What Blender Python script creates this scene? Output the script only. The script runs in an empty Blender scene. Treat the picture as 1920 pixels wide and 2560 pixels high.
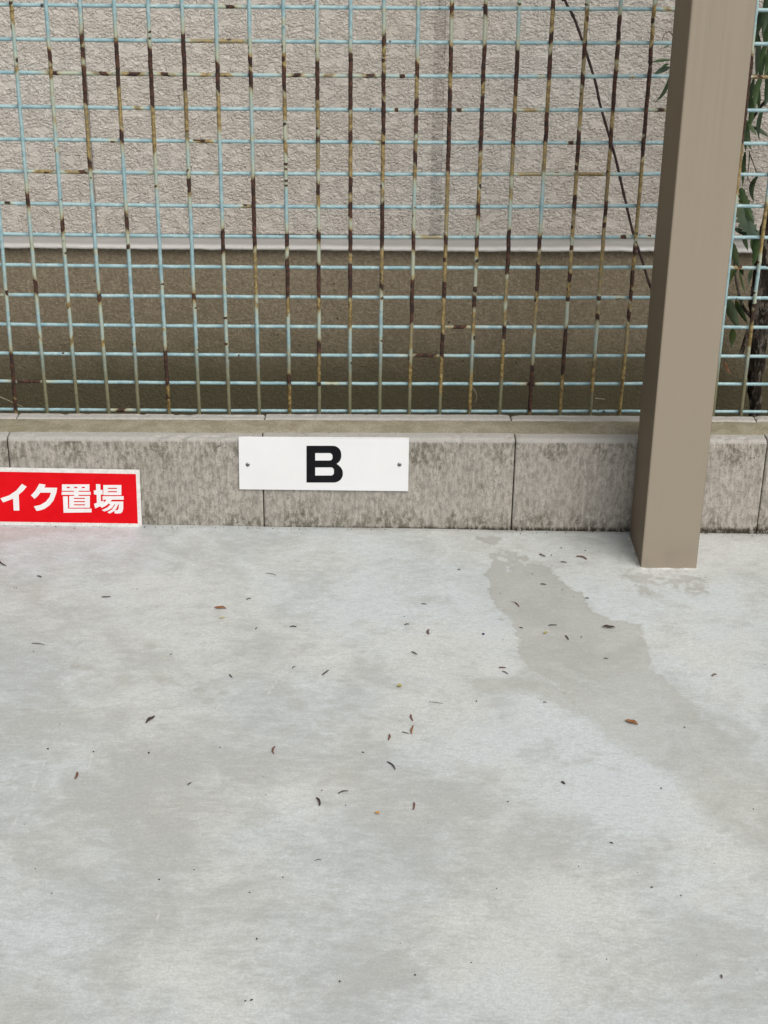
import bpy, bmesh, math, random
import numpy as np
from mathutils import Vector, Matrix, noise
from mathutils.geometry import tessellate_polygon

random.seed(7); np.random.seed(7)
sc = bpy.context.scene
COL = sc.collection
R = math.radians

# ------------------------------------------------------------------ camera
FPX, PITCH, ROLL, YAW = 3967.8, 0.44475, -0.01147, 0.01955      # focal length for a 1920 x 2560 frame
CAM = Vector((0.01052, -2.30728, 1.13011))
fh = Vector((math.sin(YAW), math.cos(YAW), 0)); rh = Vector((math.cos(YAW), -math.sin(YAW), 0)); UP = Vector((0, 0, 1))
FWD = fh*math.cos(PITCH) - UP*math.sin(PITCH)
u0 = fh*math.sin(PITCH) + UP*math.cos(PITCH)
RGT = rh*math.cos(ROLL) - u0*math.sin(ROLL)
UPV = rh*math.sin(ROLL) + u0*math.cos(ROLL)
cd = bpy.data.cameras.new('camera'); cam = bpy.data.objects.new('camera', cd); COL.objects.link(cam)
M4 = Matrix((RGT, UPV, -FWD)).transposed().to_4x4(); M4.translation = CAM
cam.matrix_world = M4
cd.sensor_fit = 'VERTICAL'; cd.sensor_height = 36; cd.lens = 36*FPX/2560
cd.clip_start = 0.05; cd.clip_end = 400
sc.camera = cam

# ------------------------------------------------------------------ light
SUN_EL, SUN_AZ = R(50), R(148)        # behind the camera, a little to its right
w = bpy.data.worlds.new('World'); sc.world = w; w.use_nodes = True
wn = w.node_tree.nodes; wl = w.node_tree.links
bg = wn['Background']; sky = wn.new('ShaderNodeTexSky'); sky.sky_type = 'NISHITA'; sky.sun_disc = False
sky.sun_elevation = SUN_EL; sky.sun_rotation = SUN_AZ
sky.air_density = 1.0; sky.dust_density = 3.0; sky.ozone_density = 1.0
hs = wn.new('ShaderNodeHueSaturation'); hs.inputs['Saturation'].default_value = 0.30     # overcast: the blue is veiled
wl.new(sky.outputs[0], hs.inputs['Color']); wl.new(hs.outputs[0], bg.inputs[0]); bg.inputs[1].default_value = 0.05
sd = bpy.data.lights.new('sun', 'SUN'); sun = bpy.data.objects.new('sun', sd); COL.objects.link(sun)
sd.energy = 1.5; sd.angle = R(46); sd.color = (1, 0.965, 0.91)
sdir = Vector((math.sin(SUN_AZ)*math.cos(SUN_EL), math.cos(SUN_AZ)*math.cos(SUN_EL), math.sin(SUN_EL)))
sun.rotation_euler = sdir.to_track_quat('Z', 'Y').to_euler()
vs = sc.view_settings; vs.view_transform = 'Standard'; vs.look = 'None'; vs.gamma = 1; vs.exposure = 0.84
vs.use_curve_mapping = False

# ------------------------------------------------------------------ helpers
def ray(px, py):
    return (FWD + RGT*((px-960)/FPX) + UPV*((1280-py)/FPX))
def on_y(px, py, y):                   # photo point on a vertical plane
    d = ray(px, py); return CAM + d*((y-CAM.y)/d.y)
def on_z(px, py, z=0.0):               # photo point on a level plane
    d = ray(px, py); return CAM + d*((z-CAM.z)/d.z)
SLOPE = -0.0138                        # the floor falls slightly to the right
def floor_z(x): return SLOPE*(x-0.2)
def on_floor(px, py):
    return on_plane(px, py, Vector((0.2, 0, 0)), Vector((-SLOPE, 0, 1)))
def on_plane(px, py, o, n):
    d = ray(px, py); return CAM + d*((o-CAM).dot(n)/d.dot(n))

def tag(o, label=None, cat=None, group=None, kind=None):
    for k, v in (('label', label), ('category', cat), ('group', group), ('kind', kind)):
        if v: o[k] = v
    return o
def empty(name, loc, **k):
    o = bpy.data.objects.new(name, None); COL.objects.link(o); o.location = loc; o.empty_display_size = 0.05
    bpy.context.view_layer.update()
    return tag(o, **k)
def mesh(name, V, F, mat, parent=None, smooth=False, **k):
    me = bpy.data.meshes.new(name); me.from_pydata([tuple(v) for v in V], [], F); me.update()
    if mat: me.materials.append(mat)
    if smooth: me.polygons.foreach_set('use_smooth', [True]*len(me.polygons))
    o = bpy.data.objects.new(name, me); COL.objects.link(o)
    if parent:
        o.parent = parent; o.matrix_parent_inverse = parent.matrix_world.inverted()
    return tag(o, **k)
def attr(o, name, vals):
    a = o.data.attributes.new(name, 'FLOAT', 'POINT'); a.data.foreach_set('value', np.asarray(vals, dtype=np.float32))
def from_bm(name, bm, mat, parent=None, smooth=False, **k):
    bmesh.ops.recalc_face_normals(bm, faces=bm.faces)
    me = bpy.data.meshes.new(name); bm.to_mesh(me); bm.free()
    me.materials.append(mat)
    if smooth: me.polygons.foreach_set('use_smooth', [True]*len(me.polygons))
    o = bpy.data.objects.new(name, me); COL.objects.link(o)
    if parent:
        o.parent = parent; o.matrix_parent_inverse = parent.matrix_world.inverted()
    return tag(o, **k)
def box_bm(x0, x1, y0, y1, z0, z1, bev=0.0, seg=2):
    bm = bmesh.new(); bmesh.ops.create_cube(bm, size=1)
    for v in bm.verts:
        v.co = Vector(((x0+x1)/2+v.co.x*(x1-x0), (y0+y1)/2+v.co.y*(y1-y0), (z0+z1)/2+v.co.z*(z1-z0)))
    if bev: bmesh.ops.bevel(bm, geom=bm.edges[:], offset=bev, segments=seg, affect='EDGES', profile=0.5)
    return bm
def tube(pts, rad, sides=8, cap=True):
    """tube along points; rad a number or a list; returns V, F"""
    n = len(pts); pts = [Vector(p) for p in pts]
    if not hasattr(rad, '__len__'): rad = [rad]*n
    V = []; F = []; ref = None
    for i, p in enumerate(pts):
        t = (pts[min(i+1, n-1)]-pts[max(i-1, 0)]).normalized()
        if ref is None: ref = t.orthogonal().normalized()
        ref = (ref - t*ref.dot(t)).normalized(); b = t.cross(ref)
        for s in range(sides):
            a = 2*math.pi*s/sides
            V.append(p + (ref*math.cos(a) + b*math.sin(a))*rad[i])
    for i in range(n-1):
        for s in range(sides):
            q = (s+1) % sides
            F.append((i*sides+s, i*sides+q, (i+1)*sides+q, (i+1)*sides+s))
    if cap:
        F.append(tuple(range(sides-1, -1, -1))); F.append(tuple((n-1)*sides+s for s in range(sides)))
    return V, F
def flat_solid(loops, to3, nrm, thick):
    """2-D outline with holes (first loop outer) -> solid; to3 maps a point to the back face, nrm points to the viewer"""
    L3 = [[to3(p) for p in l] for l in loops]
    tri = tessellate_polygon([[Vector((p[0], p[1], 0)) for p in l] for l in loops])
    flat = [v for l in L3 for v in l]; n = len(flat)
    V = flat + [v + nrm*thick for v in flat]
    F = []
    for t in tri:
        a, b, c = t
        if (V[b]-V[a]).cross(V[c]-V[a]).dot(nrm) < 0: b, c = c, b
        F.append((a+n, b+n, c+n)); F.append((c, b, a))
    k = 0
    for l in L3:
        m = len(l)
        for i in range(m): F.append((k+i, k+(i+1) % m, n+k+(i+1) % m, n+k+i))
        k += m
    return V, F

class NT:
    """small wrapper for building a node material"""
    def __init__(s, name, rough=0.8, metal=0.0, spec=0.5):
        s.m = bpy.data.materials.new(name); s.m.use_nodes = True
        s.n = s.m.node_tree.nodes; s.l = s.m.node_tree.links
        s.b = s.n['Principled BSDF']; s.out = s.n['Material Output']
        s.b.inputs['Roughness'].default_value = rough; s.b.inputs['Metallic'].default_value = metal
        s.b.inputs['Specular IOR Level'].default_value = spec
        s.pos = s.n.new('ShaderNodeNewGeometry').outputs['Position']
    def set(s, sock, v):
        if isinstance(v, bpy.types.NodeSocket): s.l.new(v, sock)
        elif isinstance(v, (tuple, list)) and len(v) == 3 and sock.type == 'RGBA': sock.default_value = (*v, 1)
        else: sock.default_value = v
    def scale(s, sx, sy, sz, src=None, off=(0, 0, 0)):
        m = s.n.new('ShaderNodeMapping'); s.l.new(src or s.pos, m.inputs[0])
        m.inputs['Scale'].default_value = (sx, sy, sz); m.inputs['Location'].default_value = off
        return m.outputs[0]
    def noise(s, sc_, det=4, rough=0.55, vec=None, kind='FBM', dist=0.0, col=False, lac=2.0):
        t = s.n.new('ShaderNodeTexNoise'); t.noise_type = kind
        if kind in ('FBM', 'MULTIFRACTAL', 'HYBRID_MULTIFRACTAL') and hasattr(t, 'normalize'): t.normalize = True
        s.l.new(vec or s.pos, t.inputs['Vector']); t.inputs['Scale'].default_value = sc_
        t.inputs['Detail'].default_value = det; t.inputs['Roughness'].default_value = rough
        t.inputs['Lacunarity'].default_value = lac; t.inputs['Distortion'].default_value = dist
        return t.outputs['Color' if col else 0]
    def voro(s, sc_, vec=None, feature='F1', rnd=1.0, outp='Distance'):
        t = s.n.new('ShaderNodeTexVoronoi'); t.feature = feature; s.l.new(vec or s.pos, t.inputs['Vector'])
        t.inputs['Scale'].default_value = sc_; t.inputs['Randomness'].default_value = rnd
        return t.outputs[outp]
    def math(s, op, a, b=0.0, clamp=False):
        t = s.n.new('ShaderNodeMath'); t.operation = op; t.use_clamp = clamp
        s.set(t.inputs[0], a); s.set(t.inputs[1], b); return t.outputs[0]
    def ss(s, x, lo, hi, a=0.0, b=1.0):
        t = s.n.new('ShaderNodeMapRange'); t.interpolation_type = 'SMOOTHSTEP'
        s.set(t.inputs['Value'], x)
        for k, v in (('From Min', lo), ('From Max', hi), ('To Min', a), ('To Max', b)): s.set(t.inputs[k], v)
        return t.outputs[0]
    def mix(s, f, a, b, mode='MIX'):
        t = s.n.new('ShaderNodeMix'); t.data_type = 'RGBA'; t.blend_type = mode
        s.set(t.inputs[0], f); s.set(t.inputs[6], a); s.set(t.inputs[7], b); return t.outputs[2]
    def attr(s, name):
        t = s.n.new('ShaderNodeAttribute'); t.attribute_name = name; return t.outputs['Fac']
    def xyz(s, src=None):
        t = s.n.new('ShaderNodeSeparateXYZ'); s.l.new(src or s.pos, t.inputs[0]); return t.outputs
    def vadd(s, a, b, k):
        t = s.n.new('ShaderNodeVectorMath'); t.operation = 'MULTIPLY_ADD'
        s.l.new(b, t.inputs[0]); t.inputs[1].default_value = (k, k, k); s.l.new(a, t.inputs[2]); return t.outputs[0]
    def color(s, c): s.set(s.b.inputs['Base Color'], c); return s
    def rough(s, c): s.set(s.b.inputs['Roughness'], c); return s
    def bump(s, h, dist=0.001, strength=1.0):
        t = s.n.new('ShaderNodeBump'); s.l.new(h, t.inputs['Height'])
        t.inputs['Distance'].default_value = dist; t.inputs['Strength'].default_value = strength
        s.l.new(t.outputs[0], s.b.inputs['Normal']); return s
    def disp(s, h, scale, mid=0.5):
        t = s.n.new('ShaderNodeDisplacement'); s.l.new(h, t.inputs['Height'])
        t.inputs['Scale'].default_value = scale; t.inputs['Midlevel'].default_value = mid
        s.l.new(t.outputs[0], s.out.inputs['Displacement']); s.m.displacement_method = 'BOTH'; return s

# ------------------------------------------------------------------ materials
def mat_floor():
    t = NT('smooth concrete', 0.62, spec=0.35)
    st = t.attr('stain'); bl = t.attr('blotch'); gr = t.attr('grime')
    p2 = t.scale(1, 1.15, 1)
    n1 = t.noise(3.2, 5, 0.6, p2); n2 = t.noise(10, 8, 0.70, p2, dist=0.8); n3 = t.noise(55, 5, 0.65, t.scale(0.7, 1.5, 1)); n4 = t.noise(420, 3, 0.6)
    f = t.math('ADD', t.math('MULTIPLY', n1, 0.50), t.math('MULTIPLY', n2, 0.95))
    f = t.math('ADD', f, t.math('MULTIPLY', n3, 0.62))
    f = t.math('ADD', f, t.math('MULTIPLY', t.math('MULTIPLY', bl, t.ss(t.noise(17, 6, 0.7, p2), 0.34, 0.62, 0.25, 1.5)), 0.30))
    f = t.ss(f, 0.80, 1.27)
    tint = t.noise(3.3, 4, 0.6, t.scale(1, 1, 1, off=(4, 2, 0)))
    light = t.mix(t.ss(tint, 0.38, 0.62), (0.590, 0.612, 0.600), (0.562, 0.612, 0.636))
    dark = t.mix(t.ss(tint, 0.38, 0.62), (0.430, 0.443, 0.428), (0.424, 0.450, 0.450))
    c = t.mix(f, dark, light)
    # the dried water mark, edges made lacy by noise
    e = t.math('ADD', st, t.math('MULTIPLY', t.math('SUBTRACT', t.noise(85, 5, 0.65), 0.5), 0.030))
    e = t.math('ADD', e, t.math('MULTIPLY', t.math('SUBTRACT', t.noise(22, 3, 0.5), 0.5), 0.020))
    soft = t.ss(t.noise(4.5, 2, 0.5, t.scale(1, 1, 1, off=(5, 5, 0))), 0.52, 0.70, 0.0010, 0.010)     # crisp in places, fading in others
    y_ = t.xyz()[1]; soft = t.math('ADD', soft, t.ss(y_, -0.70, -0.40, 0.012, 0.0))
    ms = t.ss(e, t.math('MULTIPLY', soft, -1.0), soft)
    blend = t.math('MULTIPLY', ms, t.ss(t.noise(7, 5, 0.65), 0.25, 0.65, 0.65, 1.0))
    blend = t.math('MULTIPLY', blend, t.ss(y_, -0.62, -0.18, 0.62, 1.0))
    c = t.mix(blend, c, t.mix(t.ss(n2, 0.3, 0.7), (0.360, 0.368, 0.342), (0.430, 0.436, 0.410)))
    rim = t.math('MULTIPLY', t.ss(e, -0.004, 0.0), t.math('SUBTRACT', 1.0, t.ss(e, 0.0005, 0.006)))
    c = t.mix(t.math('MULTIPLY', t.math('MULTIPLY', rim, t.ss(y_, -0.5, -0.2)), 0.25), c, (0.30, 0.298, 0.275))
    # fine fleck and pinholes, scuffs
    c = t.mix(t.ss(n4, 0.38, 0.66, 0.27, 0.0), c, (0.28, 0.28, 0.265)); c = t.mix(t.ss(n4, 0.60, 0.74, 0.0, 0.35), c, (0.64, 0.64, 0.62)); c = t.mix(t.ss(t.noise(160, 5, 0.75, t.scale(0.7, 1.6, 1)), 0.42, 0.66, 0.0, 0.32), c, (0.30, 0.303, 0.288))
    sc1 = t.noise(30, 5, 0.75, t.scale(0.35, 2.2, 1, off=(1, 3, 0)))
    c = t.mix(t.ss(sc1, 0.60, 0.72, 0.0, 0.28), c, (0.29, 0.29, 0.275))
    sc2 = t.noise(24, 5, 0.75, t.scale(0.5, 2.0, 1, off=(7, 1, 0)))
    c = t.mix(t.ss(sc2, 0.60, 0.74, 0.0, 0.5), c, (0.575, 0.58, 0.56))
    rot = t.n.new('ShaderNodeMapping'); t.l.new(t.pos, rot.inputs[0]); rot.inputs['Rotation'].default_value = (0, 0, R(-38)); rot.inputs['Scale'].default_value = (0.16, 1.8, 1)
    tw = t.math('MULTIPLY', t.ss(t.noise(60, 5, 0.75, rot.outputs[0]), 0.55, 0.70), t.ss(t.noise(4.2, 3, 0.6, t.scale(1, 1, 1, off=(1, 7, 0))), 0.46, 0.64))     # trowel strokes
    c = t.mix(t.math('MULTIPLY', tw, 0.40), c, (0.60, 0.605, 0.585))
    scr = t.math('MULTIPLY', t.ss(t.attr('scratch'), 0.0006, 0.0022, 1.0, 0.0), t.ss(t.noise(45, 4, 0.7), 0.36, 0.58))
    c = t.mix(t.math('MULTIPLY', scr, 0.45), c, (0.66, 0.655, 0.63))
    sp = t.voro(130, rnd=1.0); spm = t.noise(9, 3, 0.6, t.scale(1, 1, 1, off=(3, 9, 0)))
    k = t.math('MULTIPLY', t.ss(sp, 0.06, 0.12, 1.0, 0.0), t.ss(spm, 0.55, 0.68, 0.0, 0.55))
    c = t.mix(k, c, (0.16, 0.155, 0.14))
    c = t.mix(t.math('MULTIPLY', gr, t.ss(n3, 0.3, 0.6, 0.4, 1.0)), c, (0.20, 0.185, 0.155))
    t.color(c); t.rough(t.math('ADD', t.ss(n2, 0.3, 0.7, 0.50, 0.68), t.math('MULTIPLY', ms, 0.06)))
    h = t.math('ADD', t.math('MULTIPLY', n4, 0.35), t.math('MULTIPLY', n3, 0.8))
    return t.bump(h, 0.0006, 0.55).m

def mat_block():
    t = NT('weathered concrete block', 0.92, spec=0.25)
    x = t.xyz(); z = x[2]
    ob = t.n.new('ShaderNodeObjectInfo').outputs['Random']
    streak = t.noise(190, 4, 0.7, t.scale(1, 1, 0.14)); n1 = t.noise(14, 5, 0.6); n2 = t.noise(140, 5, 0.72, t.scale(1, 1, 0.5)); n3 = t.noise(520, 3, 0.65)
    c = t.mix(t.ss(n1, 0.3, 0.7), (0.365, 0.336, 0.290), (0.455, 0.425, 0.380))
    c = t.mix(t.ss(streak, 0.38, 0.66), c, (0.545, 0.503, 0.452))
    c = t.mix(t.ss(n2, 0.42, 0.64, 0.0, 0.7), c, (0.205, 0.190, 0.160))
    c = t.mix(t.ss(n3, 0.4, 0.7, 0.0, 0.45), c, (0.20, 0.185, 0.16))
    c = t.mix(t.math('MULTIPLY', ob, 0.35), c, t.mix(0.5, c, (0.46, 0.42, 0.395)))
    # algae: low down and under the upper arris, patchy
    patch = t.noise(22, 5, 0.7, t.scale(1, 1, 0.6, off=(2, 0, 1)))
    low = t.ss(z, 0.004, 0.055, 1.0, 0.0); hi = t.math('MULTIPLY', t.ss(z, 0.085, 0.135), t.ss(z, 0.150, 0.155, 1.0, 0.25))
    band = t.math('MAXIMUM', low, t.math('MULTIPLY', hi, 0.85))
    k = t.math('MULTIPLY', t.ss(t.math('ADD', patch, t.math('MULTIPLY', band, 0.18)), 0.57, 0.76), 0.7)
    c = t.mix(t.math('MULTIPLY', k, t.ss(n2, 0.35, 0.6)), c, (0.115, 0.105, 0.070))
    # pits and black lichen dots
    v = t.voro(170, t.scale(1, 1, 0.7)); gate = t.ss(t.noise(18, 4, 0.65, t.scale(1, 1, 1, off=(8, 0, 0))), 0.50, 0.64)
    dots = t.math('MULTIPLY', t.ss(v, 0.12, 0.22, 1.0, 0.0), t.math('MULTIPLY', gate, t.math('ADD', t.math('MULTIPLY', band, 0.8), 0.2)))
    c = t.mix(t.math('MULTIPLY', dots, 0.85), c, (0.045, 0.042, 0.035))
    # paler along the arris and the block top, in patches
    pale_edge = t.math('MULTIPLY', t.ss(z, 0.1505, 0.1545), t.ss(t.noise(40, 4, 0.6), 0.2, 0.45))
    c = t.mix(t.math('MULTIPLY', pale_edge, 0.7), c, t.mix(n2, (0.40, 0.39, 0.365), (0.52, 0.505, 0.48)))
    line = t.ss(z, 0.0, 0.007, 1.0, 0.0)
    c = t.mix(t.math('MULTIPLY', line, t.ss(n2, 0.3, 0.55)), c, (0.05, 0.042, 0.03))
    t.color(c)
    h = t.math('ADD', t.math('MULTIPLY', n2, 1.0), t.math('MULTIPLY', n3, 0.6)); h = t.math('ADD', h, t.math('MULTIPLY', streak, 0.7))
    h = t.math('SUBTRACT', h, t.math('MULTIPLY', dots, 0.8))
    return t.bump(h, 0.0026, 0.9).m

def mat_mortar():
    t = NT('sandy mortar with moss', 0.95, spec=0.2)
    n1 = t.noise(30, 5, 0.65); n2 = t.noise(330, 4, 0.7); n3 = t.noise(7, 3, 0.5)
    c = t.mix(t.ss(n1, 0.35, 0.65), (0.320, 0.285, 0.205), (0.445, 0.400, 0.310))
    c = t.mix(t.ss(n2, 0.4, 0.65, 0.0, 0.55), c, (0.14, 0.125, 0.085))
    c = t.mix(t.ss(n2, 0.60, 0.72, 0.0, 0.6), c, (0.50, 0.47, 0.41))
    c = t.mix(t.ss(n3, 0.42, 0.66, 0.0, 0.30), c, (0.19, 0.18, 0.10))
    t.color(c); return t.bump(t.math('ADD', n2, n1), 0.003, 0.9).m

def mat_wire():
    t = NT('paint on rusting wire', 0.45, spec=0.45)
    ru = t.attr('rust'); ye = t.attr('ochre'); gm = t.attr('grime')
    n = t.noise(170, 4, 0.65); n2 = t.noise(60, 4, 0.6); n3 = t.noise(800, 3, 0.6)
    blue = t.mix(t.ss(n2, 0.35, 0.65), (0.215, 0.355, 0.395), (0.320, 0.460, 0.480))
    blue = t.mix(t.ss(n, 0.52, 0.68, 0.0, 0.6), blue, (0.50, 0.60, 0.58))
    pale = t.mix(n, (0.29, 0.35, 0.27), (0.47, 0.47, 0.36))
    wash = t.ss(t.math('ADD', ye, t.math('MULTIPLY', t.math('SUBTRACT', n, 0.5), 0.5)), 0.08, 0.5)
    c = t.mix(wash, blue, pale)
    olive = t.mix(n, (0.12, 0.115, 0.065), (0.26, 0.25, 0.16))
    c = t.mix(t.ss(t.math('ADD', gm, t.math('MULTIPLY', t.math('SUBTRACT', n2, 0.5), 0.5)), 0.15, 0.9), c, olive)
    och = t.mix(t.ss(n, 0.36, 0.64), (0.115, 0.068, 0.022), (0.34, 0.255, 0.105))
    c = t.mix(t.ss(t.math('ADD', ye, t.math('MULTIPLY', t.math('SUBTRACT', n, 0.5), 0.9)), 0.50, 1.0), c, och)
    deep = t.mix(t.ss(n, 0.42, 0.68), (0.030, 0.017, 0.014), (0.105, 0.045, 0.026))
    deep = t.mix(t.ss(n3, 0.6, 0.75, 0.0, 0.5), deep, (0.16, 0.06, 0.025))
    m = t.ss(t.math('ADD', ru, t.math('MULTIPLY', t.math('SUBTRACT', n, 0.5), 0.95)), 0.42, 0.72)
    c = t.mix(m, c, deep)
    # stray chips of lost paint
    chip = t.math('MULTIPLY', t.ss(t.voro(75), 0.13, 0.20, 1.0, 0.0), t.ss(t.noise(13, 3, 0.6), 0.54, 0.62))
    c = t.mix(chip, c, (0.04, 0.03, 0.02))
    t.color(c); t.rough(t.mix(m, (0.42,)*3, (0.9,)*3))
    return t.bump(t.math('MULTIPLY', t.math('ADD', n, n3), t.math('ADD', m, 0.25)), 0.0009, 0.8).m

def mat_stucco(name='stucco', k=1.0):
    t = NT(name, 0.50, spec=0.45)
    wob = t.noise(75, 3, 0.6, col=True)
    p = t.vadd(t.scale(1.75, 1.8, 2.5), wob, 0.022)
    a = t.noise(62, 4, 0.55, p, kind='RIDGED_MULTIFRACTAL')
    b = t.noise(120, 4, 0.6, p); d = t.noise(26, 3, 0.5, p)
    rid = t.math('SUBTRACT', 1.0, t.math('ABSOLUTE', t.math('MULTIPLY', t.math('SUBTRACT', b, 0.5), 5.0)), True)
    rid2 = t.math('SUBTRACT', 1.0, t.math('ABSOLUTE', t.math('MULTIPLY', t.math('SUBTRACT', t.noise(70, 3, 0.55, p), 0.5), 5.5)), True)
    h = t.math('ADD', t.math('MULTIPLY', rid, 0.38), t.math('MULTIPLY', rid2, 0.62))
    flat = t.ss(d, 0.50, 0.62)                                  # places the trowel pressed flat
    h = t.math('ADD', t.math('MULTIPLY', h, t.math('SUBTRACT', 1.0, t.math('MULTIPLY', flat, 0.8))), t.math('MULTIPLY', flat, 0.35))
    h = t.math('ADD', h, t.math('MULTIPLY', d, 0.5))
    n1 = t.noise(2.2, 4, 0.6); n2 = t.noise(9, 5, 0.7, t.scale(1.6, 1, 0.5))
    c = t.mix(t.ss(n1, 0.35, 0.65), (0.700*k, 0.625*k, 0.552*k), (0.700*k, 0.655*k, 0.600*k))
    c = t.mix(t.ss(n2, 0.45, 0.7, 0.0, 0.22), c, (0.52*k, 0.46*k, 0.41*k))
    t.color(c); return t.disp(h, 0.0027, 0.4).m

def mat_foundation():
    t = NT('brown painted foundation', 0.9, spec=0.2)
    z = t.xyz()[2]
    n1 = t.noise(4, 4, 0.6); n2 = t.noise(200, 4, 0.75); n3 = t.noise(24, 5, 0.65); n4 = t.noise(700, 2, 0.6)
    c = t.mix(t.ss(n1, 0.3, 0.7), (0.345, 0.283, 0.196), (0.400, 0.330, 0.238))
    c = t.mix(t.ss(n2, 0.38, 0.62, 0.45, 0.0), c, (0.135, 0.105, 0.065))
    c = t.mix(t.ss(n2, 0.58, 0.70, 0.0, 0.55), c, (0.60, 0.51, 0.38))
    wet = t.ss(t.math('ADD', z, t.math('MULTIPLY', t.math('SUBTRACT', n3, 0.5), 0.09)), 0.07, 0.20, 1.0, 0.0)
    c = t.mix(t.math('MULTIPLY', wet, 0.82), c, t.mix(n2, (0.045, 0.045, 0.022), (0.105, 0.098, 0.055)))
    alg = t.ss(t.math('ADD', z, t.math('MULTIPLY', t.math('SUBTRACT', n3, 0.5), 0.16)), 0.10, 0.33, 1.0, 0.0)
    c = t.mix(t.math('MULTIPLY', alg, 0.35), c, (0.15, 0.130, 0.075))
    v = t.voro(30); c = t.mix(t.math('MULTIPLY', t.ss(v, 0.05, 0.09, 1.0, 0.0), t.ss(n1, 0.5, 0.6, 0.0, 0.8)), c, (0.05, 0.04, 0.03))
    t.color(c); return t.bump(t.math('ADD', n2, t.math('MULTIPLY', n3, 0.6)), 0.0028, 1.0).m

def mat_plain(name, c1, c2, sc_=60, rough=0.7, metal=0.0, bump=0.0, spec=0.4, stretch=(1, 1, 1)):
    t = NT(name, rough, metal, spec); n = t.noise(sc_, 5, 0.65, t.scale(*stretch))
    t.color(t.mix(t.ss(n, 0.32, 0.68), c1, c2))
    if bump: t.bump(n, bump, 0.8)
    return t.m

def mat_post():
    t = NT('anodised bronze aluminium', 0.42, 0.85, 0.5); t.b.inputs['Specular Tint'].default_value = (0.10, 0.10, 0.10, 1)
    n = t.noise(260, 4, 0.6, t.scale(1, 1, 0.012)); n2 = t.noise(3, 3, 0.5); n3 = t.noise(40, 3, 0.6)
    c = t.mix(t.ss(n, 0.3, 0.7), (0.485, 0.405, 0.315), (0.495, 0.413, 0.322))
    c = t.mix(t.ss(n2, 0.35, 0.65, 0.0, 0.3), c, (0.430, 0.372, 0.305))
    low = t.math('MULTIPLY', t.ss(t.xyz()[2], 0.0, 0.05, 1.0, 0.0), t.ss(n3, 0.4, 0.65))
    c = t.mix(t.math('MULTIPLY', low, 0.25), c, (0.33, 0.31, 0.28))
    t.color(c); t.rough(t.ss(n, 0.3, 0.7, 0.38, 0.46)); return t.bump(n, 0.0001, 0.15).m

def mat_bark():
    t = NT('dark bark with lichen', 0.95, spec=0.1)
    n = t.noise(70, 5, 0.7, t.scale(1, 1, 0.22)); n2 = t.noise(110, 5, 0.75, t.scale(1, 1, 0.3, off=(3, 0, 0))); g = t.noise(16, 3, 0.6)
    c = t.mix(t.ss(n, 0.35, 0.65), (0.012, 0.010, 0.008), (0.055, 0.042, 0.032))
    k = t.math('MULTIPLY', t.ss(n2, 0.50, 0.60), t.ss(g, 0.36, 0.54))
    c = t.mix(k, c, (0.22, 0.19, 0.16)); t.color(c); return t.bump(n, 0.008, 1.0).m

def mat_leaf(name, c1, c2):
    t = NT(name, 0.42, spec=0.5); n = t.noise(45, 4, 0.6); n2 = t.noise(9, 3, 0.5)
    c = t.mix(t.ss(n, 0.3, 0.7), c1, c2); c = t.mix(t.ss(n2, 0.55, 0.75, 0.0, 0.5), c, (0.11, 0.12, 0.03))
    t.color(c); t.bump(n, 0.0008, 0.4)
    t.b.inputs['Subsurface Weight'].default_value = 0.0
    return t.m

M_floor = mat_floor(); M_block = mat_block(); M_mortar = mat_mortar(); M_wire = mat_wire()
M_stucco = mat_stucco(); M_found = mat_foundation(); M_post = mat_post(); M_bark = mat_bark()
def mat_flash():
    t = NT('white flashing sealant', 0.55, spec=0.4); x = t.xyz(); n = t.noise(26, 5, 0.65, t.scale(0.5, 1, 1.6)); n2 = t.noise(150, 4, 0.7)
    c = t.mix(t.ss(n, 0.3, 0.7), (0.60, 0.575, 0.545), (0.70, 0.68, 0.655))
    shade_dirt = t.ss(t.math('ADD', x[1], t.math('MULTIPLY', t.math('SUBTRACT', n, 0.5), 0.010)), HY-0.0125, HY-0.0035)       # shade under the stucco edge painted in grey, with some dirt
    c = t.mix(t.math('MULTIPLY', shade_dirt, 0.62), c, (0.23, 0.215, 0.20)); c = t.mix(t.ss(n2, 0.6, 0.72, 0.0, 0.4), c, (0.3, 0.28, 0.25))
    t.color(c); return t.bump(n, 0.0015, 0.7).m
HY = 0.44                                   # face of the rendered wall
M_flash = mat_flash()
M_seal = mat_stucco('weathered joint sealant', 0.80)
M_soil = mat_plain('damp soil', (0.018, 0.015, 0.010), (0.06, 0.05, 0.033), 60, 0.95, 0, 0.01)
M_earth = mat_plain('earth', (0.07, 0.065, 0.05), (0.13, 0.12, 0.095), 3, 0.95, 0, 0.01)
M_leafs = [mat_leaf('leaf green', (0.028, 0.058, 0.016), (0.060, 0.105, 0.030)),
           mat_leaf('leaf dark', (0.016, 0.034, 0.014), (0.035, 0.062, 0.024)),
           mat_leaf('leaf grey green', (0.055, 0.088, 0.055), (0.100, 0.135, 0.085))]
M_dryleaf = mat_plain('withered leaf', (0.10, 0.045, 0.022), (0.22, 0.12, 0.06), 120, 0.8)
M_stem = mat_plain('dark vine stem', (0.022, 0.014, 0.014), (0.065, 0.038, 0.036), 90, 0.8, 0, 0.003, stretch=(1, 1, 0.3))
M_plate = mat_plain('white sign board', (0.78, 0.785, 0.79), (0.82, 0.82, 0.825), 8, 0.35)
M_black = mat_plain('black vinyl', (0.006, 0.006, 0.008), (0.010, 0.010, 0.012), 20, 0.6, spec=0.12)
M_screw = mat_plain('steel screw', (0.20, 0.20, 0.20), (0.42, 0.42, 0.42), 400, 0.35, 0.85)
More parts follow.
